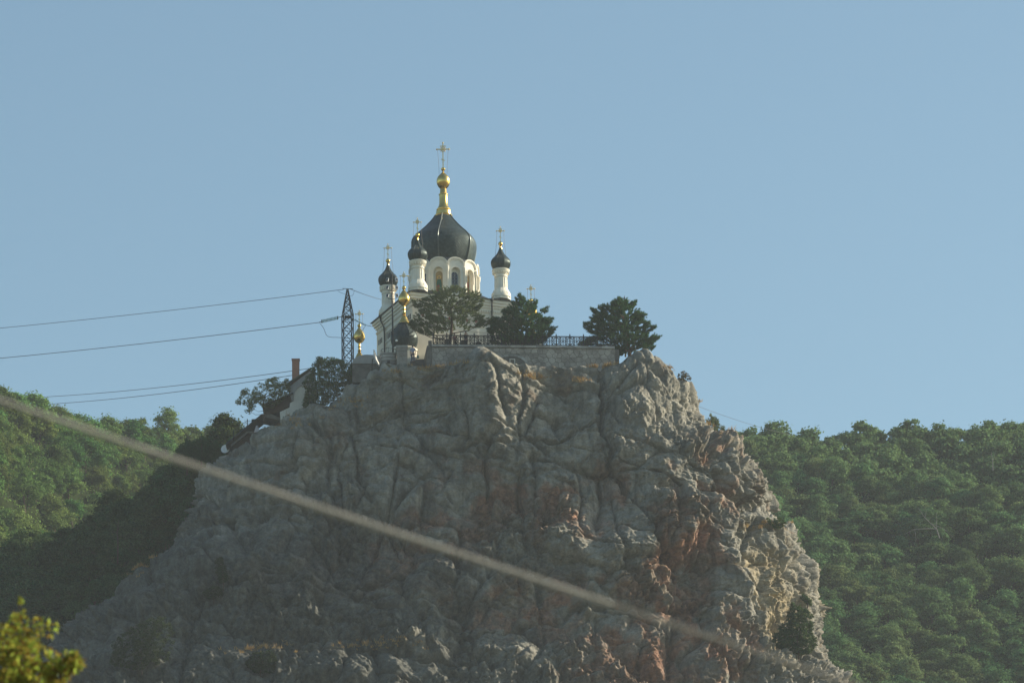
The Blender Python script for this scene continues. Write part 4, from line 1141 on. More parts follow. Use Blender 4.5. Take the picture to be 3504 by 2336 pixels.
# satellite dishes
def dish(name, c, r, facing, label):
    t = empty(name, c); tag(t, label, 'satellite dish', 'satellite dishes on the ridge')
    f = Vector(facing).normalized()
    b = MB(); n = 28
    for i_, q in enumerate(np.linspace(0.02, 1, 8)):
        for k in range(n): b.v.append((r * q * math.cos(6.2832 * k / n), r * q * math.sin(6.2832 * k / n), .22 * r * q * q))
    m0 = len(b.v)
    b.v += [(x, y, z - .03) for x, y, z in b.v[:m0]]
    for i_ in range(7):
        for k in range(n):
            k2 = (k + 1) % n; b.f.append((i_ * n + k, i_ * n + k2, (i_ + 1) * n + k2, (i_ + 1) * n + k)); b.f.append(tuple(m0 + q for q in (i_ * n + k, (i_ + 1) * n + k, (i_ + 1) * n + k2, i_ * n + k2)))
    for k in range(n):
        k2 = (k + 1) % n; b.f.append((7 * n + k, 7 * n + k2, m0 + 7 * n + k2, m0 + 7 * n + k))
    rot = f.to_track_quat('Z', 'Y')
    o = b.build('reflector', MT['white'], t, True); o.rotation_euler = rot.to_euler()
    l = MB().tube([(0, -r * .95, .2 * r), (0, -r * .2, r * .85)], .025, 5).tube([(0, -r * .25, r * .8), (0, -r * .12, r * .95)], .07, 8); l2 = l.build('feed_arm', MT['white'], t); l2.rotation_euler = rot.to_euler()
    MB().tube([(0, 0, 0), tuple(-f * .25), (-f.x * .3, -f.y * .3, -r - .5)], .045, 6).build('mount', MT['steel'], t)
dish('satellite_dish', ps(1282, 1226, 488.2), .92, (1, -.16, .28), 'large white satellite dish seen edge-on beside the round bastion')
dish('satellite_dish', ps(772, 1536, 496), .47, (-.25, -1, .2), 'small pale satellite dish facing out below the dark shed')
# vaulted grey outbuilding behind the bush
O = ps(1252, 1262, 489.6)
vb = empty('outbuilding', O); tag(vb, 'low grey outbuilding with a rounded roof beside the edge-on dish', 'building')
plate([(1325, 1320), (1345, 1262), (1390, 1222), (1460, 1196), (1540, 1188), (1620, 1192), (1700, 1204), (1745, 1212), (1745, 1320)], 489.6, 3.0, C6, 'roof', MT['grey'], vb, O)
plate([(1330, 1320), (1745, 1320), (1745, 1560), (1600, 1600), (1330, 1600)], 489.7, 2.8, C6, 'wall', MT['darkwall'], vb, O)
# round bastion with stone courses
O = ps(1330, 1256, 487.6)
bs = empty('bastion', O); tag(bs, 'round grey stone bastion at the foot of the floodlight mast', 'wall')
for k in range(5):
    MB().lathe([(.82, .02), (.86, .06), (.86, .30), (.83, .33)], 28, 0, .6, -.4 + k * .35).build('stone_course', MT['coping'], bs)
MB().lathe([(.90, 0), (.92, .05), (.92, .14), (.86, .16)], 28, 0, .6, 1.36).build('rim', MT['grey'], bs)
MB().box(-.12, .14, -.32, -.2, .35, .6).build('drain_opening', MT['dark'], bs)
rr_ = MB().tube([(.8 * math.cos(t), .6 + .8 * math.sin(t), 1.95) for t in np.linspace(0, 6.2832, 25)], .025, 5)
for t in np.linspace(0, 6.2832, 13)[:-1]: rr_.tube([(.8 * math.cos(t), .6 + .8 * math.sin(t), 1.5), (.8 * math.cos(t), .6 + .8 * math.sin(t), 1.95)], .018, 4)
rr_.build('handrail', MT['iron'], bs)
# block pillar by the steps
a0, a1 = ps(1357, 1262, 486.9), ps(1394, 1181, 486.9)
pl_ = empty('gate_pillar', ((a0.x + a1.x) / 2, 487.4, a0.z - .4)); tag(pl_, 'pale block built gate pillar left of the person in blue', 'pillar')
hw_ = (a1.x - a0.x) / 2; hh = a1.z - a0.z + .4; nb = 6
for k in range(nb):
    MB().box(-hw_ + .02, hw_ - .02, -.5, .5, hh * k / nb * .93, hh * (k + .96) / nb * .93).build('block', MT['stone'], pl_)
MB().box(-hw_ + .05, hw_ - .05, -.46, .46, 0, hh * .92).build('pillar_core', MT['mortar'], pl_)
MB().box(-hw_ - .05, hw_ + .03, -.56, .56, hh * .93, hh).build('cap_stone', MT['coping'], pl_)
# steps and dark passage wall between the pillar and the terrace
st = empty('stair_passage', ps(1440, 1250, 488.5)); tag(st, 'shadowed stone steps between the gate pillar and the terrace wall', 'steps')
for k in range(9): MB().box(-1.1, 1.0, .3 * k, .3 * k + .29, -.6, .10 + .16 * k).build('step', MT['darkwall'], st)
MB().box(.78, 1.15, -1.0, 3.0, -.6, 2.3).build('side_wall', MT['darkwall'], st)
# floodlight mast
b0, t0_ = ps(1345, 1208, 487.9), ps(1341, 938, 487.9)
fm = empty('floodlight_mast', b0); tag(fm, 'black mast with tiers of white floodlights left of the church', 'lamp post')
H_ = t0_.z - b0.z; dx_ = t0_.x - b0.x
MB().tube([(0, 0, -.6), (dx_ * .5, 0, H_ * .5), (dx_, 0, H_)], [.10, .075, .05], 8).build('pole', MT['iron'], fm, True)
MB().lathe([(.16, 0), (.16, .2), (.10, .26)], 10, dx_ * .25, 0, H_ * .24).build('collar', MT['iron'], fm)
for zt, w_ in ((.68, .46), (.78, .44)):
    z = H_ * zt
    MB().tube([(dx_ * zt - w_, 0, z + .28), (dx_ * zt - w_ * .9, -.05, z + .08), (dx_ * zt, -.1, z), (dx_ * zt + w_ * .9, -.05, z + .08), (dx_ * zt + w_, 0, z + .28)], .03, 6).build('bracket', MT['iron'], fm, True)
def flood(x, y, z, parent, s):
    t = MB().box(-.13, .13, -.07, .07, -.2, .2)
    o = t.build('floodlight', MT['white'], parent); o.location = (x, y, z); o.rotation_euler = (rad(-14), 0, rad(28 * s)); 
    g_ = MB().box(-.11, .11, -.078, -.072, -.17, .17).build('lens', MT['pane'], o)
    MB().box(-.15, .15, -.02, .02, .2, .24).build('yoke', MT['iron'], o)
for zt in (.685, .785, .885):
    for s in (-1, 1): flood(dx_ * zt + s * .46, -.06, H_ * zt + .34, fm, s)
# globe lamps
def globe_lamp(u, v, r, vbase, Y, label, ubase=None):
    b = ps(ubase or u, vbase, Y); t = ps(u, v, Y); h = t.z - b.z
    o = empty('globe_lamp', b); tag(o, label, 'lamp', 'globe lamps')
    MB().lathe([(.07, 0), (.07, .08), (.028, .14), (.022, h - r - .04)], 8).tube([(0, 0, h - r - .06), (0, 0, h - r)], .05, 8).build('post', MT['steel'], o, True)
    MB().sphere((0, 0, h), r, 16, 12).build('globe', MT['globe'], o, True)
globe_lamp(2096, 1118.5, .155, 1184, 488.9, 'white globe lamp on a thin post at the right corner of the terrace wall')
globe_lamp(1357, 1165, .13, 1208, 487.9, 'white globe lamp in front of the black chapel dome')
# street lamp behind the right pine
b0 = ps(2140, 1195, 493.5); hp = ps(2138, 1010, 493.5).z - b0.z
sl = empty('street_lamp', b0); tag(sl, 'tall dark post with two white lamp heads above the right pine', 'lamp post')
MB().lathe([(.10, -.8), (.08, .1), (.06, hp - .9), (.10, hp - .8), (.06, hp - .7), (.05, hp - .35), (.085, hp - .3), (.04, hp - .2), (.005, hp)], 8).build('post', MT['iron'], sl, True)
for s, dz_ in ((-1, -.38), (1, -.56)):
    MB().tube([(0, 0, hp - .75), (s * .2, 0, hp - .68), (s * .38, 0, hp + dz_)], .028, 5).build('arm', MT['iron'], sl)
    o = MB().box(-.17, .17, -.10, .10, -.05, .06).build('lamp_head', MT['white'], sl); o.location = (s * .42, 0, hp + dz_); o.rotation_euler = (0, rad(20 * s), 0)

# ------------------------------------------------------------------ pylon, insulators, wires
YP = 494.0
B = ps(1190, 1262, YP); T = ps(1187, 988, YP); Wst = ps(1187, 1080, YP)
py_ = empty('lattice_pylon', B); tag(py_, 'dark steel lattice pylon with a tapered top rising behind the bush', 'pylon')
hT, hW = T.z - B.z, Wst.z - B.z
def half(z): return .48 - (.48 - .44) * z / hW if z < hW else max(.05, .44 * (1 - (z - hW) / (hT - hW)) + .06)
cor = ((-1, -1), (1, -1), (1, 1), (-1, 1))
PR = rad(14)
def lp(sx, sy, z):
    h = half(z); x, y = sx * h, sy * h
    return Vector((x * math.cos(PR) - y * math.sin(PR), x * math.sin(PR) + y * math.cos(PR), z))
for sx, sy in cor: MB().tube([lp(sx, sy, -1.0), lp(sx, sy, hW), lp(sx, sy, hT)], [.055, .048, .03], 4).build('leg', MT['steel'], py_)
lv_ = [0, 1.05, 2.1, 3.15, 4.2, hW - .55, hW, hW + .75, hW + 1.35, hW + 1.85, hW + 2.25, hT - .15]
for z0, z1 in zip(lv_[:-1], lv_[1:]):
    for k in range(4):
        a, b = cor[k], cor[(k + 1) % 4]
        MB().tube([lp(*a, z0), lp(*b, z1)], .028, 4).build('brace', MT['steel'], py_)
        MB().tube([lp(*b, z0), lp(*a, z1)], .028, 4).build('brace', MT['steel'], py_)
        MB().tube([lp(*a, z1), lp(*b, z1)], .03, 4).build('strut', MT['steel'], py_)
MB().box(-.30, .30, -.30, .30, hW - .22, hW - .06).build('plate', MT['steel'], py_)
MB().tube([(-.5, -.1, hT), (.55, .1, hT)], .035, 5).build('top_arm', MT['steel'], py_)
def insulator(p0, p1, label, twin=0.0):
    o = empty('insulator_string', p0); tag(o, label, 'insulator', 'glass insulator strings'); d = p1 - p0
    L = d.length; n = int(L / .135)
    q = d.to_track_quat('Z', 'Y')
    for s in ((-1, 1) if twin else (0,)):
        off = Vector((0, 0, s * twin))
        MB().tube([off, off + d], .022, 5).build('rod', MT['steel'], o)
        for k in range(n):
            c = off + d * ((k + .5) / n)
            m_ = MB().lathe([(.03, -.05), (.04, -.03), (.125, 0), (.12, .02), (.05, .035), (.03, .05)], 12)
            e = m_.build('glass_disc', MT['glass'], o, True); e.location = c; e.rotation_euler = q.to_euler()
    if twin:
        for e in (Vector((0, 0, 0)), d): MB().tube([e + Vector((0, 0, -twin - .1)), e + Vector((0, 0, twin + .1))], .04, 5).build('yoke', MT['steel'], o)
insulator(ps(1156, 1087, YP), ps(1101, 1099.5, YP - .2), 'twin string of green glass insulators left of the pylon', .085)
insulator(ps(1204, 1090, YP), ps(1251, 1112, YP + .2), 'single string of green glass insulators right of the pylon')
def wire(pts, label, r=.03, sag=0.0, name='power_line', cat='wire', n=40, group=None):
    a, b = pts[0], pts[-1]
    if len(pts) == 2: P_ = [a.lerp(b, k / n) - Vector((0, 0, sag * 4 * (k / n) * (1 - k / n))) for k in range(n + 1)]
    else: P_ = [Vector(q) for q in catmull([tuple(p) for p in pts], 8)]
    o0 = P_[0].copy()
    o = MB().tube([p - o0 for p in P_], r, 5).build(name, MT['cable'], None, True, o0)
    return tag(o, label, cat, group)
wire([ps(-500, 1166, 560), ps(1176, 990, YP)], 'topmost thin wire running left from the pylon tip', .028, .35)
wire([ps(-500, 1268, 560), ps(1092, 1103, YP)], 'wire running left from the twin glass insulators', .033, .35)
wire([ps(1092, 1103, YP), ps(1101, 1099.5, YP - .2)], 'short steel link left of the twin insulators', .04, 0, 'wire_link')
wire([ps(1156, 1087, YP), ps(1174, 1081, YP)], 'short steel link between twin insulators and pylon', .035, 0, 'wire_link')
wire([ps(1094, 1104, YP), ps(1108, 1124, YP), ps(1117, 1146, YP), ps(1131, 1153, YP), ps(1150, 1154, YP), ps(1171, 1155, YP)], 'slack jumper wire hanging left of the pylon', .022)
wire([ps(1155, 994, YP), ps(1166, 1001, YP), ps(1183, 1007, YP)], 'small slack loop left of the pylon tip', .016)
wire([ps(1212, 995, YP), ps(1208, 1009, YP), ps(1198, 1012, YP), ps(1193, 1006, YP)], 'small slack loop right of the pylon tip', .016)
wire([ps(1198, 988.5, YP), ps(1330, 1031, 520)], 'thin wire from the pylon tip to behind the left turret', .026, .1)
wire([ps(1251, 1112, YP + .2), ps(1300, 1118, 520)], 'wire from the right insulators to behind the church', .03, .05)
wire([ps(1252, 1113, YP), ps(1240, 1130, YP), ps(1225, 1150, YP), ps(1207, 1162, YP)], 'slack jumper wire hanging right of the pylon', .018)
wire([ps(60, 1362, 730), ps(1075, 1258, 505)], 'upper of the two low wires passing behind the chimney', .034, .5)
wire([ps(80, 1387, 730), ps(1010, 1282, 505)], 'lower of the two low wires passing behind the chimney', .034, .5)
wire([ps(2330, 1366, 540), ps(2720, 1490, 752)], 'lone thin wire sloping down from the right shoulder of the rock', .022, .4)

# the stay cable close to the viewpoint, far out of focus
YC = 19.0
p0, p1 = ps(-1500, 866, YC - .5), ps(4400, 2822, YC + 1.0)
n_ = 60; P_ = []
for k in range(n_ + 1):
    t = k / n_; P_.append(p0.lerp(p1, t) - Vector((0, 0, .014 * 4 * t * (1 - t))))
sc_ = empty('stay_cable', P_[0]); o0 = P_[0].copy()
tag(sc_, 'blurred grey cable slanting across the view close to the camera', 'cable')
kS = next(k for k, p in enumerate(P_) if project(np.array(p)[None])[0][0] > 2080)      # from here an invented thinner, darker run imitates the cable fading out
MB().tube([p - o0 for p in P_[:kS + 1]], [.0108 + .0006 * math.sin(k * 1.9) for k in range(kS + 1)], 10).build('cable_run', MT['rope'], sc_, True)
MB().tube([p - o0 for p in P_[kS:]], .0080, 8).build('added_fade_run', plain('imitated_fade', (.34, .31, .27), .9, bump=0), sc_, True)
# ------------------------------------------------------------------ people
def skinned(name, joints, edges, mat, parent, sub=1):
    me = bpy.data.meshes.new(name); me.from_pydata([j[:3] for j in joints], edges, []); me.update()
    me.materials.append(mat)
    o = link(name, me, parent)
    o.modifiers.new('skin', 'SKIN').use_smooth_shade = True
    if not me.skin_vertices: return o
    for i_, j in enumerate(joints): me.skin_vertices[0].data[i_].radius = (j[3], j[3] * (j[4] if len(j) > 4 else 1))
    me.skin_vertices[0].data[0].use_root = True
    s = o.modifiers.new('sub', 'SUBSURF'); s.levels = sub; s.render_levels = sub
    return o
def person(loc, rz, label, h, shirt, trousers, hair, lean=0.0, arms='down'):
    """faces -y at rz = 0; one continuous body under clothes"""
    t = empty('person', loc, rz); tag(t, label, 'person', 'people on the rock'); t.scale = (h / 1.75,) * 3
    L = lambda x, y, z: (x, y - max(0, z - .95) * math.tan(lean), z)
    if arms == 'down': A = lambda s: (L(s * .25, .02, 1.14), L(s * .27, -.06, .86), L(s * .26, -.10, .78))
    elif arms == 'face': A = lambda s: (L(s * .30, -.14, 1.22), L(s * .13, -.28, 1.50), L(s * .07, -.24, 1.58))
    else: A = lambda s: (L(s * .27, -.16, 1.16), L(s * .22, -.42, 1.10), L(s * .20, -.50, 1.10))
    J = [L(0, 0, .95) + (.15, .75), L(0, 0, 1.18) + (.135, .75), L(0, 0, 1.40) + (.15, .7), L(0, -.01, 1.50) + (.06,), L(0, -.03, 1.58) + (.075,), L(0, -.035, 1.68) + (.085, 1.1), L(0, -.02, 1.745) + (.05,)]
    E_ = [(0, 1), (1, 2), (2, 3), (3, 4), (4, 5), (5, 6)]
    for s in (-1, 1):
        b = len(J); a = A(s)
        J += [L(s * .18, 0, 1.41) + (.065,), a[0] + (.048,), a[1] + (.036,), a[2] + (.040, .6)]
        E_ += [(2, b), (b, b + 1), (b + 1, b + 2), (b + 2, b + 3)]
        b = len(J); J += [(s * .10, 0, .86, .095), (s * .105, -.01, .48, .065), (s * .11, .02, .09, .045), (s * .115, -.13, .035, .04, .7)]
        E_ += [(0, b), (b, b + 1), (b + 1, b + 2), (b + 2, b + 3)]
        f0 = len(J)
        for q in range(5):                                  # fingers and thumb
            d = Vector(a[2]) - Vector(a[1]); d.normalize(); sd_ = Vector((s, .3, .1)) * (.018 * (q - 1.8))
            tip = Vector(a[2]) + sd_ + d * (.075 if q < 4 else .04) + Vector((0, -.015, 0))
            J.append(tuple(Vector(a[2]) + sd_ * .9 + d * .03) + (.010,)); J.append(tuple(tip) + (.008,))
            E_ += [(b - 1, len(J) - 2), (len(J) - 2, len(J) - 1)]
    skinned('body', J, E_, MT['skin'], t)
    SJ = [L(0, 0, .92) + (.175, .78), L(0, 0, 1.18) + (.16, .78), L(0, 0, 1.38) + (.172, .72), L(0, -.005, 1.46) + (.10,)]; SE = [(0, 1), (1, 2), (2, 3)]
    for s in (-1, 1):
        a = A(s); b = len(SJ); mid = (Vector(L(s * .18, 0, 1.41)) + Vector(a[0])) / 2
        SJ += [L(s * .19, 0, 1.40) + (.085,), tuple(mid) + (.072,), a[0] + (.066,)]; SE += [(2, b), (b, b + 1), (b + 1, b + 2)]
    skinned('shirt', SJ, SE, shirt, t)
    TJ = [(0, 0, .96, .165, .78)]; TE = []
    for s in (-1, 1):
        b = len(TJ); TJ += [(s * .10, 0, .84, .112), (s * .105, -.01, .48, .085), (s * .11, .02, .10, .07)]; TE += [(0, b), (b, b + 1), (b + 1, b + 2)]
    skinned('trousers', TJ, TE, trousers, t)
    hd = Vector(L(0, -.015, 1.685))
    MB().sphere((hd.x, hd.y + .025, hd.z + .02), .105, 14, 10, (.92, 1.05, 1.12)).build('hair', hair, t, True)
    fc = MB().sphere((hd.x, hd.y - .105, hd.z - .03), .018, 6, 5)
    for s in (-1, 1): fc.sphere((hd.x + s * .088, hd.y, hd.z - .02), .022, 6, 5)
    fc.build('nose_and_ears', MT['skin'], t, True)
    for s in (-1, 1): MB().sphere((hd.x + s * .033, hd.y - .085, hd.z + .005), .012, 6, 5).build('eye', MT['dark'], t, True)
    MB().box(hd.x - .025, hd.x + .025, hd.y - .098, hd.y - .085, hd.z - .075, hd.z - .066).build('mouth', plain('lips', (.3, .1, .09)) if 'lips' not in bpy.data.materials else bpy.data.materials['lips'], t)
    for s in (-1, 1): MB().sphere((s * .115, -.05, .045), .06, 10, 6, (.8, 2.0, .75)).build('shoe', MT['dark'], t, True)
    return t
person(ps(1413, 1240, 486.3), rad(165), 'person in a pale shirt and dark blue trousers by the gate pillar', 1.80, cloth('pale_blue_shirt', (.30, .33, .45)), cloth('blue_trousers', (.035, .055, .12)), MT['hair'])
o = MB().box(-.11, .11, -.05, .05, 0, .30).tube([(-.08, 0, .3), (-.05, 0, .42), (.05, 0, .42), (.08, 0, .3)], .01, 4).build('shoulder_bag', cloth('teal_canvas', (.05, .16, .16)), None, False, ps(1430, 1226, 486.5))
tag(o, 'small teal bag beside the person in blue', 'bag')
tz_ = WZ - .08
pA = ps(1594, 1170, 488.3); person((pA.x, 488.45, tz_), rad(8), 'person in dark clothes with hands raised to the face behind the railing', 1.76, cloth('plum_shirt', (.06, .035, .06)), cloth('dark_skirt', (.022, .020, .026)), MT['hair'], 0, 'face')
pB = ps(1556, 1170, 488.3); person((pB.x, 488.4, tz_), rad(-10), 'person in a pink top leaning forward over the railing', 1.52, cloth('pink_top', (.42, .16, .15)), cloth('dark_jeans', (.02, .022, .03)), plain('auburn_hair', (.10, .04, .025)), rad(16), 'lean')
#@@PART4
# ------------------------------------------------------------------ plants growing on the rock
def cliff_bush(name, label, cat, px, base_px, leaf, clumps, per, crad, lsize, seed, dY=-.5, **kw):
    p = on_cliff(base_px[0] / K, base_px[1] / K)
    return outline_tree(name, label, cat, px, p.y + dY, Vector((p.x, p.y + dY, p.z)), leaf, clumps, per, crad, lsize, 'leaf', seed, None, kw.get('tr', .06), kw.get('br', 10), kw.get('maxd', .9), 'bark', None, kw.get('holes', 0.0))
cliff_bush('juniper', 'cone shaped dark juniper on the ochre right flank of the rock', 'bush',
    [CJ(*p) for p in ((800, 260), (850, 330), (960, 330), (1060, 440), (1130, 500), (1080, 560), (1150, 680), (1100, 760), (1190, 870), (1170, 980), (1080, 1080), (900, 1110), (650, 1030), (470, 950), (500, 800), (600, 650), (700, 600), (720, 480), (760, 400))], CJ(900, 1110), 'juniper', 900, 16, .18, .085, 21)
cliff_bush('juniper', 'little dark juniper sprig above the cone shaped juniper', 'bush', [CJ(*p) for p in ((960, 140), (1010, 170), (1100, 230), (1120, 330), (1040, 300), (930, 220))], CJ(1030, 300), 'juniper', 80, 15, .14, .07, 22, br=4, maxd=.4)
cliff_bush('shrub', 'small brown green cushion shrub on the right skyline of the rock', 'bush', [(2318, 1292), (2322, 1276), (2340, 1268), (2356, 1280), (2366, 1296), (2352, 1304), (2330, 1300)], (2345, 1302), 'brown', 110, 15, .10, .05, 23, .3, br=4, maxd=.5)
cliff_bush('shrub', 'low green shrub on the ledge at the right edge of the rock', 'bush', [(2590, 1790), (2600, 1772), (2640, 1778), (2672, 1770), (2690, 1790), (2670, 1806), (2620, 1800)], (2640, 1800), 'bush', 180, 15, .15, .07, 24, .3, br=5, maxd=.6)
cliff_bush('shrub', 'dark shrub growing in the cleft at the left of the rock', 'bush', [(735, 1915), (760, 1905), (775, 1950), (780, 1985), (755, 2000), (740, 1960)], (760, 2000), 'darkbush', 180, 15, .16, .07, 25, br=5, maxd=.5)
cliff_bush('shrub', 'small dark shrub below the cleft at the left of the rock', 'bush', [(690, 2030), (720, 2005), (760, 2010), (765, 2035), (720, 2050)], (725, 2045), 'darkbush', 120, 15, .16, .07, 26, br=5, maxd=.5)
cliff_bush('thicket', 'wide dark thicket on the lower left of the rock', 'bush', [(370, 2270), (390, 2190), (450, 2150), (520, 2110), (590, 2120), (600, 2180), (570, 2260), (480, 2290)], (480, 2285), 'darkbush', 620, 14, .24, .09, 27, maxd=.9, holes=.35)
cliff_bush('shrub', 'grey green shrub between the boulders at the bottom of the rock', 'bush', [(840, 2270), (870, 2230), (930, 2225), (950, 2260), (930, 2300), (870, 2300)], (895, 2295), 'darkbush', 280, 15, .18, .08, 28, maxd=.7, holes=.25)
p = on_cliff(1622, 985); q = Vector((p.x + 1.2, p.y + 6, 0)).y
outline_tree('pine_tree', 'pine showing from behind the right shoulder of the rock', 'tree', [pd_ for pd_ in ((2410, 1500), (2418, 1440), (2432, 1415), (2450, 1432), (2480, 1470), (2500, 1510), (2512, 1560), (2470, 1580), (2420, 1560))], q, (2425, 1600), 'greypine', 420, 12, .22, 0, 'needle', 31, None, .12, 8, 1.5, 'bark')
# dark conifers at the left end of the ridge
for k, (u, v, w, h) in enumerate(((640, 1535, 46, 62), (690, 1525, 52, 60), (738, 1535, 40, 50))):
    outline_tree('conifer', ['leftmost dark conifer below the small dish', 'middle dark conifer below the small dish', 'rightmost dark conifer below the small dish'][k], 'tree',
        [(u - w, v + 45), (u - w * .7, v), (u - w * .3, v - h * .3), (u, v - h * .5), (u + w * .3, v - h * .25), (u + w * .8, v + 5), (u + w, v + 45), (u, v + 60)], 499.5, (u, v + 70), 'pine', 380, 12, .22, 0, 'needle', 40 + k, 'dark conifers at the end of the ridge', .1, 6, 1.2)
# dry grass: separate tufts joined as one stuff object
gr_v, gr_f = [], []; rs = np.random.RandomState(8)
for px, py, rx, ry, n in ((1225, 862, 32, 5, 260), (1330, 868, 20, 5, 120), (1385, 828, 26, 4, 220), (1372, 826, 10, 3, 60), (985, 838, 40, 5, 160), (905, 849, 28, 3, 120), (1050, 828, 30, 4, 100), (870, 1478, 110, 10, 420), (610, 1484, 80, 9, 260), (310, 1285, 30, 30, 220), (1760, 1204, 36, 5, 160), (1545, 838, 12, 5, 70), (1650, 960, 20, 25, 80), (790, 915, 50, 14, 200), (690, 965, 40, 14, 160)):
    for _k in range(max(4, n // 9)):
        c = on_cliff(px + rs.normal() * rx * .6, py + rs.normal() * ry * .6)
        nb = 16; b = np.array(c)[None] + rs.normal(size=(nb, 3)) * np.array([.14, .10, .03])
        tip = b + rs.normal(size=(nb, 3)) * .12 + np.array([0, -.05, .26]) * rs.uniform(.6, 1.3, (nb, 1))
        s_ = rs.normal(size=(nb, 3)) * .02
        k0 = len(gr_v) * 3 * nb
        gr_v.append(np.stack([b - s_, b + s_, tip], 1).reshape(-1, 3))
V = np.concatenate(gr_v); F = np.arange(len(V)).reshape(-1, 3)
tag(link('dry_grass', np_mesh('dry_grass', V, F, LEAF['straw'])), 'tawny dry grass tufts on the ledges of the rock', 'grass', kind='stuff')

# ------------------------------------------------------------------ woods on the hills: every tree its own object
def crown_mesh(seed, w, h, leaf=.16, lobes=15, per=150, mat='oak'):
    r = np.random.RandomState(seed); L_ = []; O_ = []
    for k in range(lobes):
        a = r.uniform(0, 6.283); q = r.uniform(0.1, 1.15) ** .6; zf = r.uniform(.05, 1.12)
        rad_ = w * .5 * q * math.sqrt(max(.08, 1 - (zf * 1.1 - .45) ** 2 * 1.5)) * .78
        c = np.array([rad_ * math.cos(a), rad_ * math.sin(a), h * (.28 + .62 * zf * (1 - .25 * q))])
        R = w * r.uniform(.10, .22)
        u_ = unit(per, r); u_[:, 2] = np.where(u_[:, 2] < -.35, -u_[:, 2], u_[:, 2])
        rr = np.where(r.uniform(size=per) < .16, r.uniform(1.0, 1.75, per), r.uniform(.5, 1.06, per))[:, None]
        L_.append(c + u_ * R * rr * np.array([1, 1, r.uniform(.42, .75)])); O_.append(u_)
    C_ = np.concatenate(L_); out = np.concatenate(O_)
    V, F = leaf_arrays(C_, leaf, r, out * .9 + np.array([0, 0, .3]), .75)
    return np_mesh('crown', V, F, LEAF[mat])
def trunk_mesh(seed, h):
    r = random.Random(seed); m = MB(); tp = Vector((r.uniform(-.3, .3), r.uniform(-.3, .3), h * .55))
    m.tube([(0, 0, -1.0), (0, 0, 0), tp * .5, tp], [.20, .17, .13, .09], 6)
    for k in range(5):
        a = r.uniform(0, 6.28); s = tp * r.uniform(.55, 1)
        m.tube([s, s + Vector((math.cos(a) * .7, math.sin(a) * .7, .6)), s + Vector((math.cos(a) * 1.3, math.sin(a) * 1.3, 1.4))], [.07, .05, .02], 5)
    return m.mesh('trunk', MT['bark'], True)
CRR = [crown_mesh(300 + k, rnd.uniform(4.4, 6.2), rnd.uniform(4.6, 6.4), .15, 30, 140, 'oakhazy') for k in range(9)]
CRL = [crown_mesh(400 + k, rnd.uniform(4.0, 5.8), rnd.uniform(4.4, 6.2), .145, 30, 140, 'oak') for k in range(9)]
CRF = [crown_mesh(450 + k, rnd.uniform(4.0, 5.8), rnd.uniform(4.4, 6.2), .145, 30, 140, 'flank') for k in range(6)]  # same crowns as the left hill, shade put into the leaf colour
TRK = [trunk_mesh(500 + k, 5.2) for k in range(4)]
def plant(p, meshes, label, group, s, nm='oak_tree'):
    t = empty(nm, p, rnd.uniform(0, 6.28)); t.scale = (s * rnd.uniform(.85, 1.2), s * rnd.uniform(.85, 1.2), s * rnd.uniform(.85, 1.2)); t.rotation_euler[0] = rnd.uniform(-.16, .16); t.rotation_euler[1] = rnd.uniform(-.16, .16); tag(t, label, 'tree', group)
    link('crown', rnd.choice(meshes), t); link('trunk', rnd.choice(TRK), t)
sil_x = np.array([p[0] for p in project(Rp)[:2]][0]) if False else None
ru, rv, _ = project(Rp); ru /= K; rv /= K; oo = np.argsort(rv)
def place_hill(func, xs, ys, keep, step, meshes, labels, cap, nm, srange, rest):
    cand = []
    for y in np.arange(ys[0], ys[1], step):
        for x in np.arange(xs[0], xs[1], step):
            a, b = x + rnd.uniform(-.42, .42) * step, y + rnd.uniform(-.42, .42) * step
            z = float(func(np.array([a]), np.array([b]))[0])
            u, v, d = project(np.array([[a, b, z + 2.5]])); u, v = u[0] / K, v[0] / K
            k = keep(u, v, b)
            if k: cand.append((k, a, b, z, u, v))
    cand.sort(key=lambda c: c[2])
    for k, a, b, z, u, v in cand[:cap]:
        plant((a, b, z - .3), meshes, *labels(k, u, v), rnd.uniform(*srange), nm)
    VV = []                                            # the farthest rest of the wood, past what can be counted
    for k, a, b, z, u, v in cand[cap:]:
        me = rnd.choice(meshes); co = np.zeros(len(me.vertices) * 3, np.float32); me.vertices.foreach_get('co', co)
        co = co.reshape(-1, 4, 3)[::3].reshape(-1, 3) * rnd.uniform(*srange); w = rnd.uniform(0, 6.28); c_, s_ = math.cos(w), math.sin(w)
        ce = co.reshape(-1, 4, 3); ce = (ce - ce.mean(1, keepdims=True)) * 1.6 + ce.mean(1, keepdims=True); co = ce.reshape(-1, 3)
        VV.append(np.stack([co[:, 0] * c_ - co[:, 1] * s_ + a, co[:, 0] * s_ + co[:, 1] * c_ + b, co[:, 2] + z - .3], 1))
    if VV:
        V = np.concatenate(VV)
        tag(link('distant_wood', np_mesh('distant_wood', V, np.arange(len(V)).reshape(-1, 4), meshes[0].materials[0])), rest, 'wood', kind='stuff')
    return len(cand)
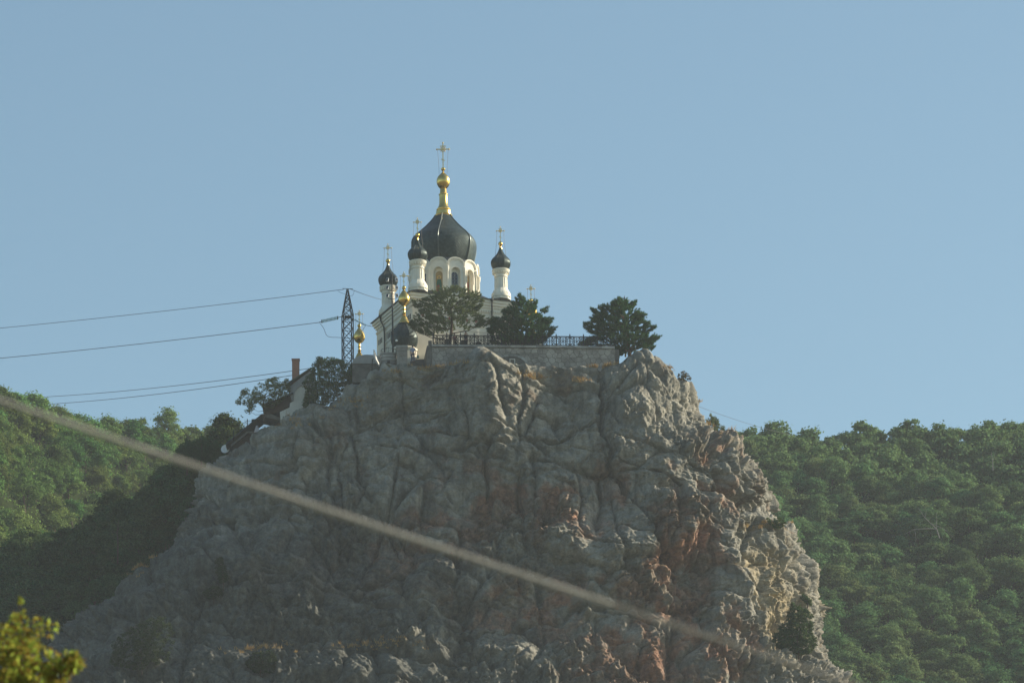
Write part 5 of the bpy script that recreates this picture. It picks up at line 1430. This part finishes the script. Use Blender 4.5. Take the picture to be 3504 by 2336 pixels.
nR = place_hill(RH, (18, 84), (640, 792), lambda u, v, y: (np.interp(v, rv[oo], ru[oo]) - 45 < u < 2440 and 940 < v < 1640), 3.25, CRR,
    lambda k, u, v: (lambda r_, c_: (f'green oak {r_} {c_}', f'trees {r_} {c_}'))(
        'on the skyline of the right hillside' if v < 1015 else 'high on the right hillside' if v < 1180 else 'half way up the right hillside' if v < 1370 else 'low on the right hillside',
        'next to the rock' if u < np.interp(v, rv[oo], ru[oo]) + 120 else 'around the dead tree' if 2020 < u < 2180 and 1150 < v < 1290 else 'in mid slope' if u < 2130 else 'by the picture edge'), 300, 'oak_tree', (.62, 1.08), 'farthest treetops of the right hillside merging along its crest')
nL = place_hill(LH, (-86, -24), (560, 812), lambda u, v, y: (-70 < u < 640 and 840 < v < 1420 and (u < 440 or v < 1080)), 3.15, CRL,
    lambda k, u, v: (lambda r_, c_: (f'sunlit green tree {r_} {c_}', f'trees {r_} {c_}'))(
        'on the crest of the left hill' if v < np.interp(u, [0, 110, 240, 400, 560], [900, 950, 990, 1000, 1020]) else 'high on the left hill' if v < 1090 else 'half way up the left hill' if v < 1220 else 'low on the left hill',
        'near the picture edge' if u < 150 else 'in mid slope' if u < 340 else 'nearest the rock'), 300, 'left_hill_tree', (.62, 1.08), 'farthest treetops of the left hillside merging along its crest')  # same oak crowns as the right hillside, under a separate name
nF = 0
for s in np.arange(-.12, 1.15, .13):
    for t in np.arange(.12, 1.0, .034):
        q = flank(np.array([t + rnd.uniform(-.012, .012)]), np.array([s + rnd.uniform(-.03, .03)]))[0]
        u, v, d = project((q + np.array([0, 0, 2.0]))[None]); u, v = u[0] / K, v[0] / K
        if -60 < u < 640 and v < 1640:
            if s < -.05 and rnd.random() < .3: continue
            plant(tuple(q - np.array([0, 0, .3])), CRF, *(lambda r_: (f'dark shaded tree {r_}', f'shaded trees {r_}'))(('along the brow of the shaded left slope' if s > .85 else 'in the middle of the shaded left slope' if s > .35 else 'at the foot of the shaded left slope') + (' beside the rock' if t < .45 else ' away from the rock')), rnd.uniform(.55, .9) * (1 if s > .1 else .7), 'flank_tree'); nF += 1
print('trees', nR, nL, nF)
# scrub under the trees
def scrub(func, xs, ys, n, mat, label, seed):
    r = np.random.RandomState(seed); x = r.uniform(*xs, n); y = r.uniform(*ys, n); z = func(x, y)
    C_ = np.repeat(np.stack([x, y, z], 1), 9, 0) + r.normal(size=(n * 9, 3)) * np.array([.5, .5, .28]) + np.array([0, 0, .45])
    V, F = leaf_arrays(C_, .17, r, np.array([0, 0, .6]), .75)
    tag(link('undergrowth', np_mesh('undergrowth', V, F, LEAF[mat])), label, 'scrub', kind='stuff')
scrub(RH, (20, 88), (640, 790), 8000, 'oakhazy', 'low green scrub under the trees of the right hillside', 3)
scrub(LH, (-86, -24), (570, 812), 9000, 'oak', 'low green scrub under the trees of the left hillside', 4)
# pale dead trees in the right wood
def dead_tree(u, v, Y, segs, label):
    o = ps(u, v, Y); t = empty('dead_tree', o); tag(t, label, 'tree')
    for k, (pts, r0) in enumerate(segs):
        P_ = [ps(a, b, Y + dy) - o for a, b, dy in pts]
        MB().tube(P_, [r0 * .65 * (1 - .75 * i_ / (len(P_) - 1)) for i_ in range(len(P_))], 6).build('trunk' if k == 0 else 'branch', MT['deadwood'], t, True)
yD = 690
dead_tree(3215, 1840, yD, [([(3215, 1840, 0), (3205, 1808, 0), (3185, 1790, -.3), (3165, 1770, -.5), (3140, 1735, -.6)], .16), ([(3205, 1808, 0), (3170, 1808, -.5), (3130, 1810, -1), (3095, 1826, -1.4)], .12), ([(3185, 1790, -.3), (3200, 1795, -.4), (3235, 1812, -.6), (3260, 1836, -.7)], .08), ([(3165, 1770, -.5), (3172, 1740, -.4)], .06), ([(3205, 1808, 0), (3205, 1770, 0), (3204, 1752, 0)], .06), ([(3130, 1810, -1), (3135, 1845, -1), (3125, 1870, -1)], .06)], 'bleached dead tree with spreading bare branches in the right wood')
dead_tree(3398, 1595, 705, [([(3398, 1610, 0), (3397, 1580, 0), (3392, 1545, 0)], .12), ([(3397, 1580, 0), (3405, 1552, -.2)], .07)], 'small forked dead snag high in the right wood')
# lone bare trunk on the shaded slope
pt = pd(270, 1275, 500)
t = empty('bare_tree', pt); tag(t, 'slim grey bare trunk standing on the shaded left slope', 'tree')
MB().tube([(0, 0, -.8), (.03, 0, 1.2), (-.05, 0, 2.4), (.08, 0, 3.8)], [.09, .08, .06, .02], 6).build('trunk', MT['bark'], t, True)
for k, (z, a) in enumerate(((1.8, .6), (2.3, -.7), (2.8, .5), (3.1, -.4))): MB().tube([(0, 0, z), (a * .5, .1, z + .25), (a, .15, z + .3)], [.035, .02, .008], 5).build('branch', MT['bark'], t, True)

# foreground tree top with turning leaves, bottom left
YT = 48.0
outline_tree('young_ash', 'blurred yellow green treetop with turning leaves at the bottom left corner', 'tree',
    [(u * K, v * K) for u, v in ((-330, 1980), (-300, 1700), (-200, 1540), (-90, 1470), (-25, 1432), (12, 1428), (28, 1402), (50, 1408), (66, 1452), (84, 1440), (96, 1410), (118, 1428), (124, 1472), (112, 1515), (138, 1512), (150, 1466), (176, 1482), (182, 1528), (152, 1556), (158, 1600), (200, 1680), (240, 1800), (210, 1990))],
    YT, (-60 * K, 7000), 'autumn', 1500, 13, .085, .036, 'leaf', 61, None, .09, 30, .8, 'bark', None, 0.28)
outline_tree('ash_twig', 'single twig with orange leaves above the foreground treetop', 'twig',
    [(58, 2062), (72, 2050), (82, 2062), (70, 2075)], YT + .3, (52, 2150), 'autumn', 5, 5, .025, .028, 'leaf', 62, None, .010, 2, .1, 'bark')

# ------------------------------------------------------------------ haze: one closed box of even air
hm = bpy.data.materials.new('haze'); hm.use_nodes = True
hn = hm.node_tree; hn.nodes.clear()
ho = hn.nodes.new('ShaderNodeOutputMaterial'); hv = hn.nodes.new('ShaderNodeVolumePrincipled')
hv.inputs['Color'].default_value = (0.80, 0.90, 1.0, 1); hv.inputs['Density'].default_value = HAZE; hv.inputs['Anisotropy'].default_value = 0.1
hn.links.new(hv.outputs[0], ho.inputs['Volume'])
hz = MB().box(-700, 700, -60, 1000, -3.2, 250).build('haze', hm)
tag(hz, 'thin pale blue summer haze over the whole view', 'haze', kind='stuff')
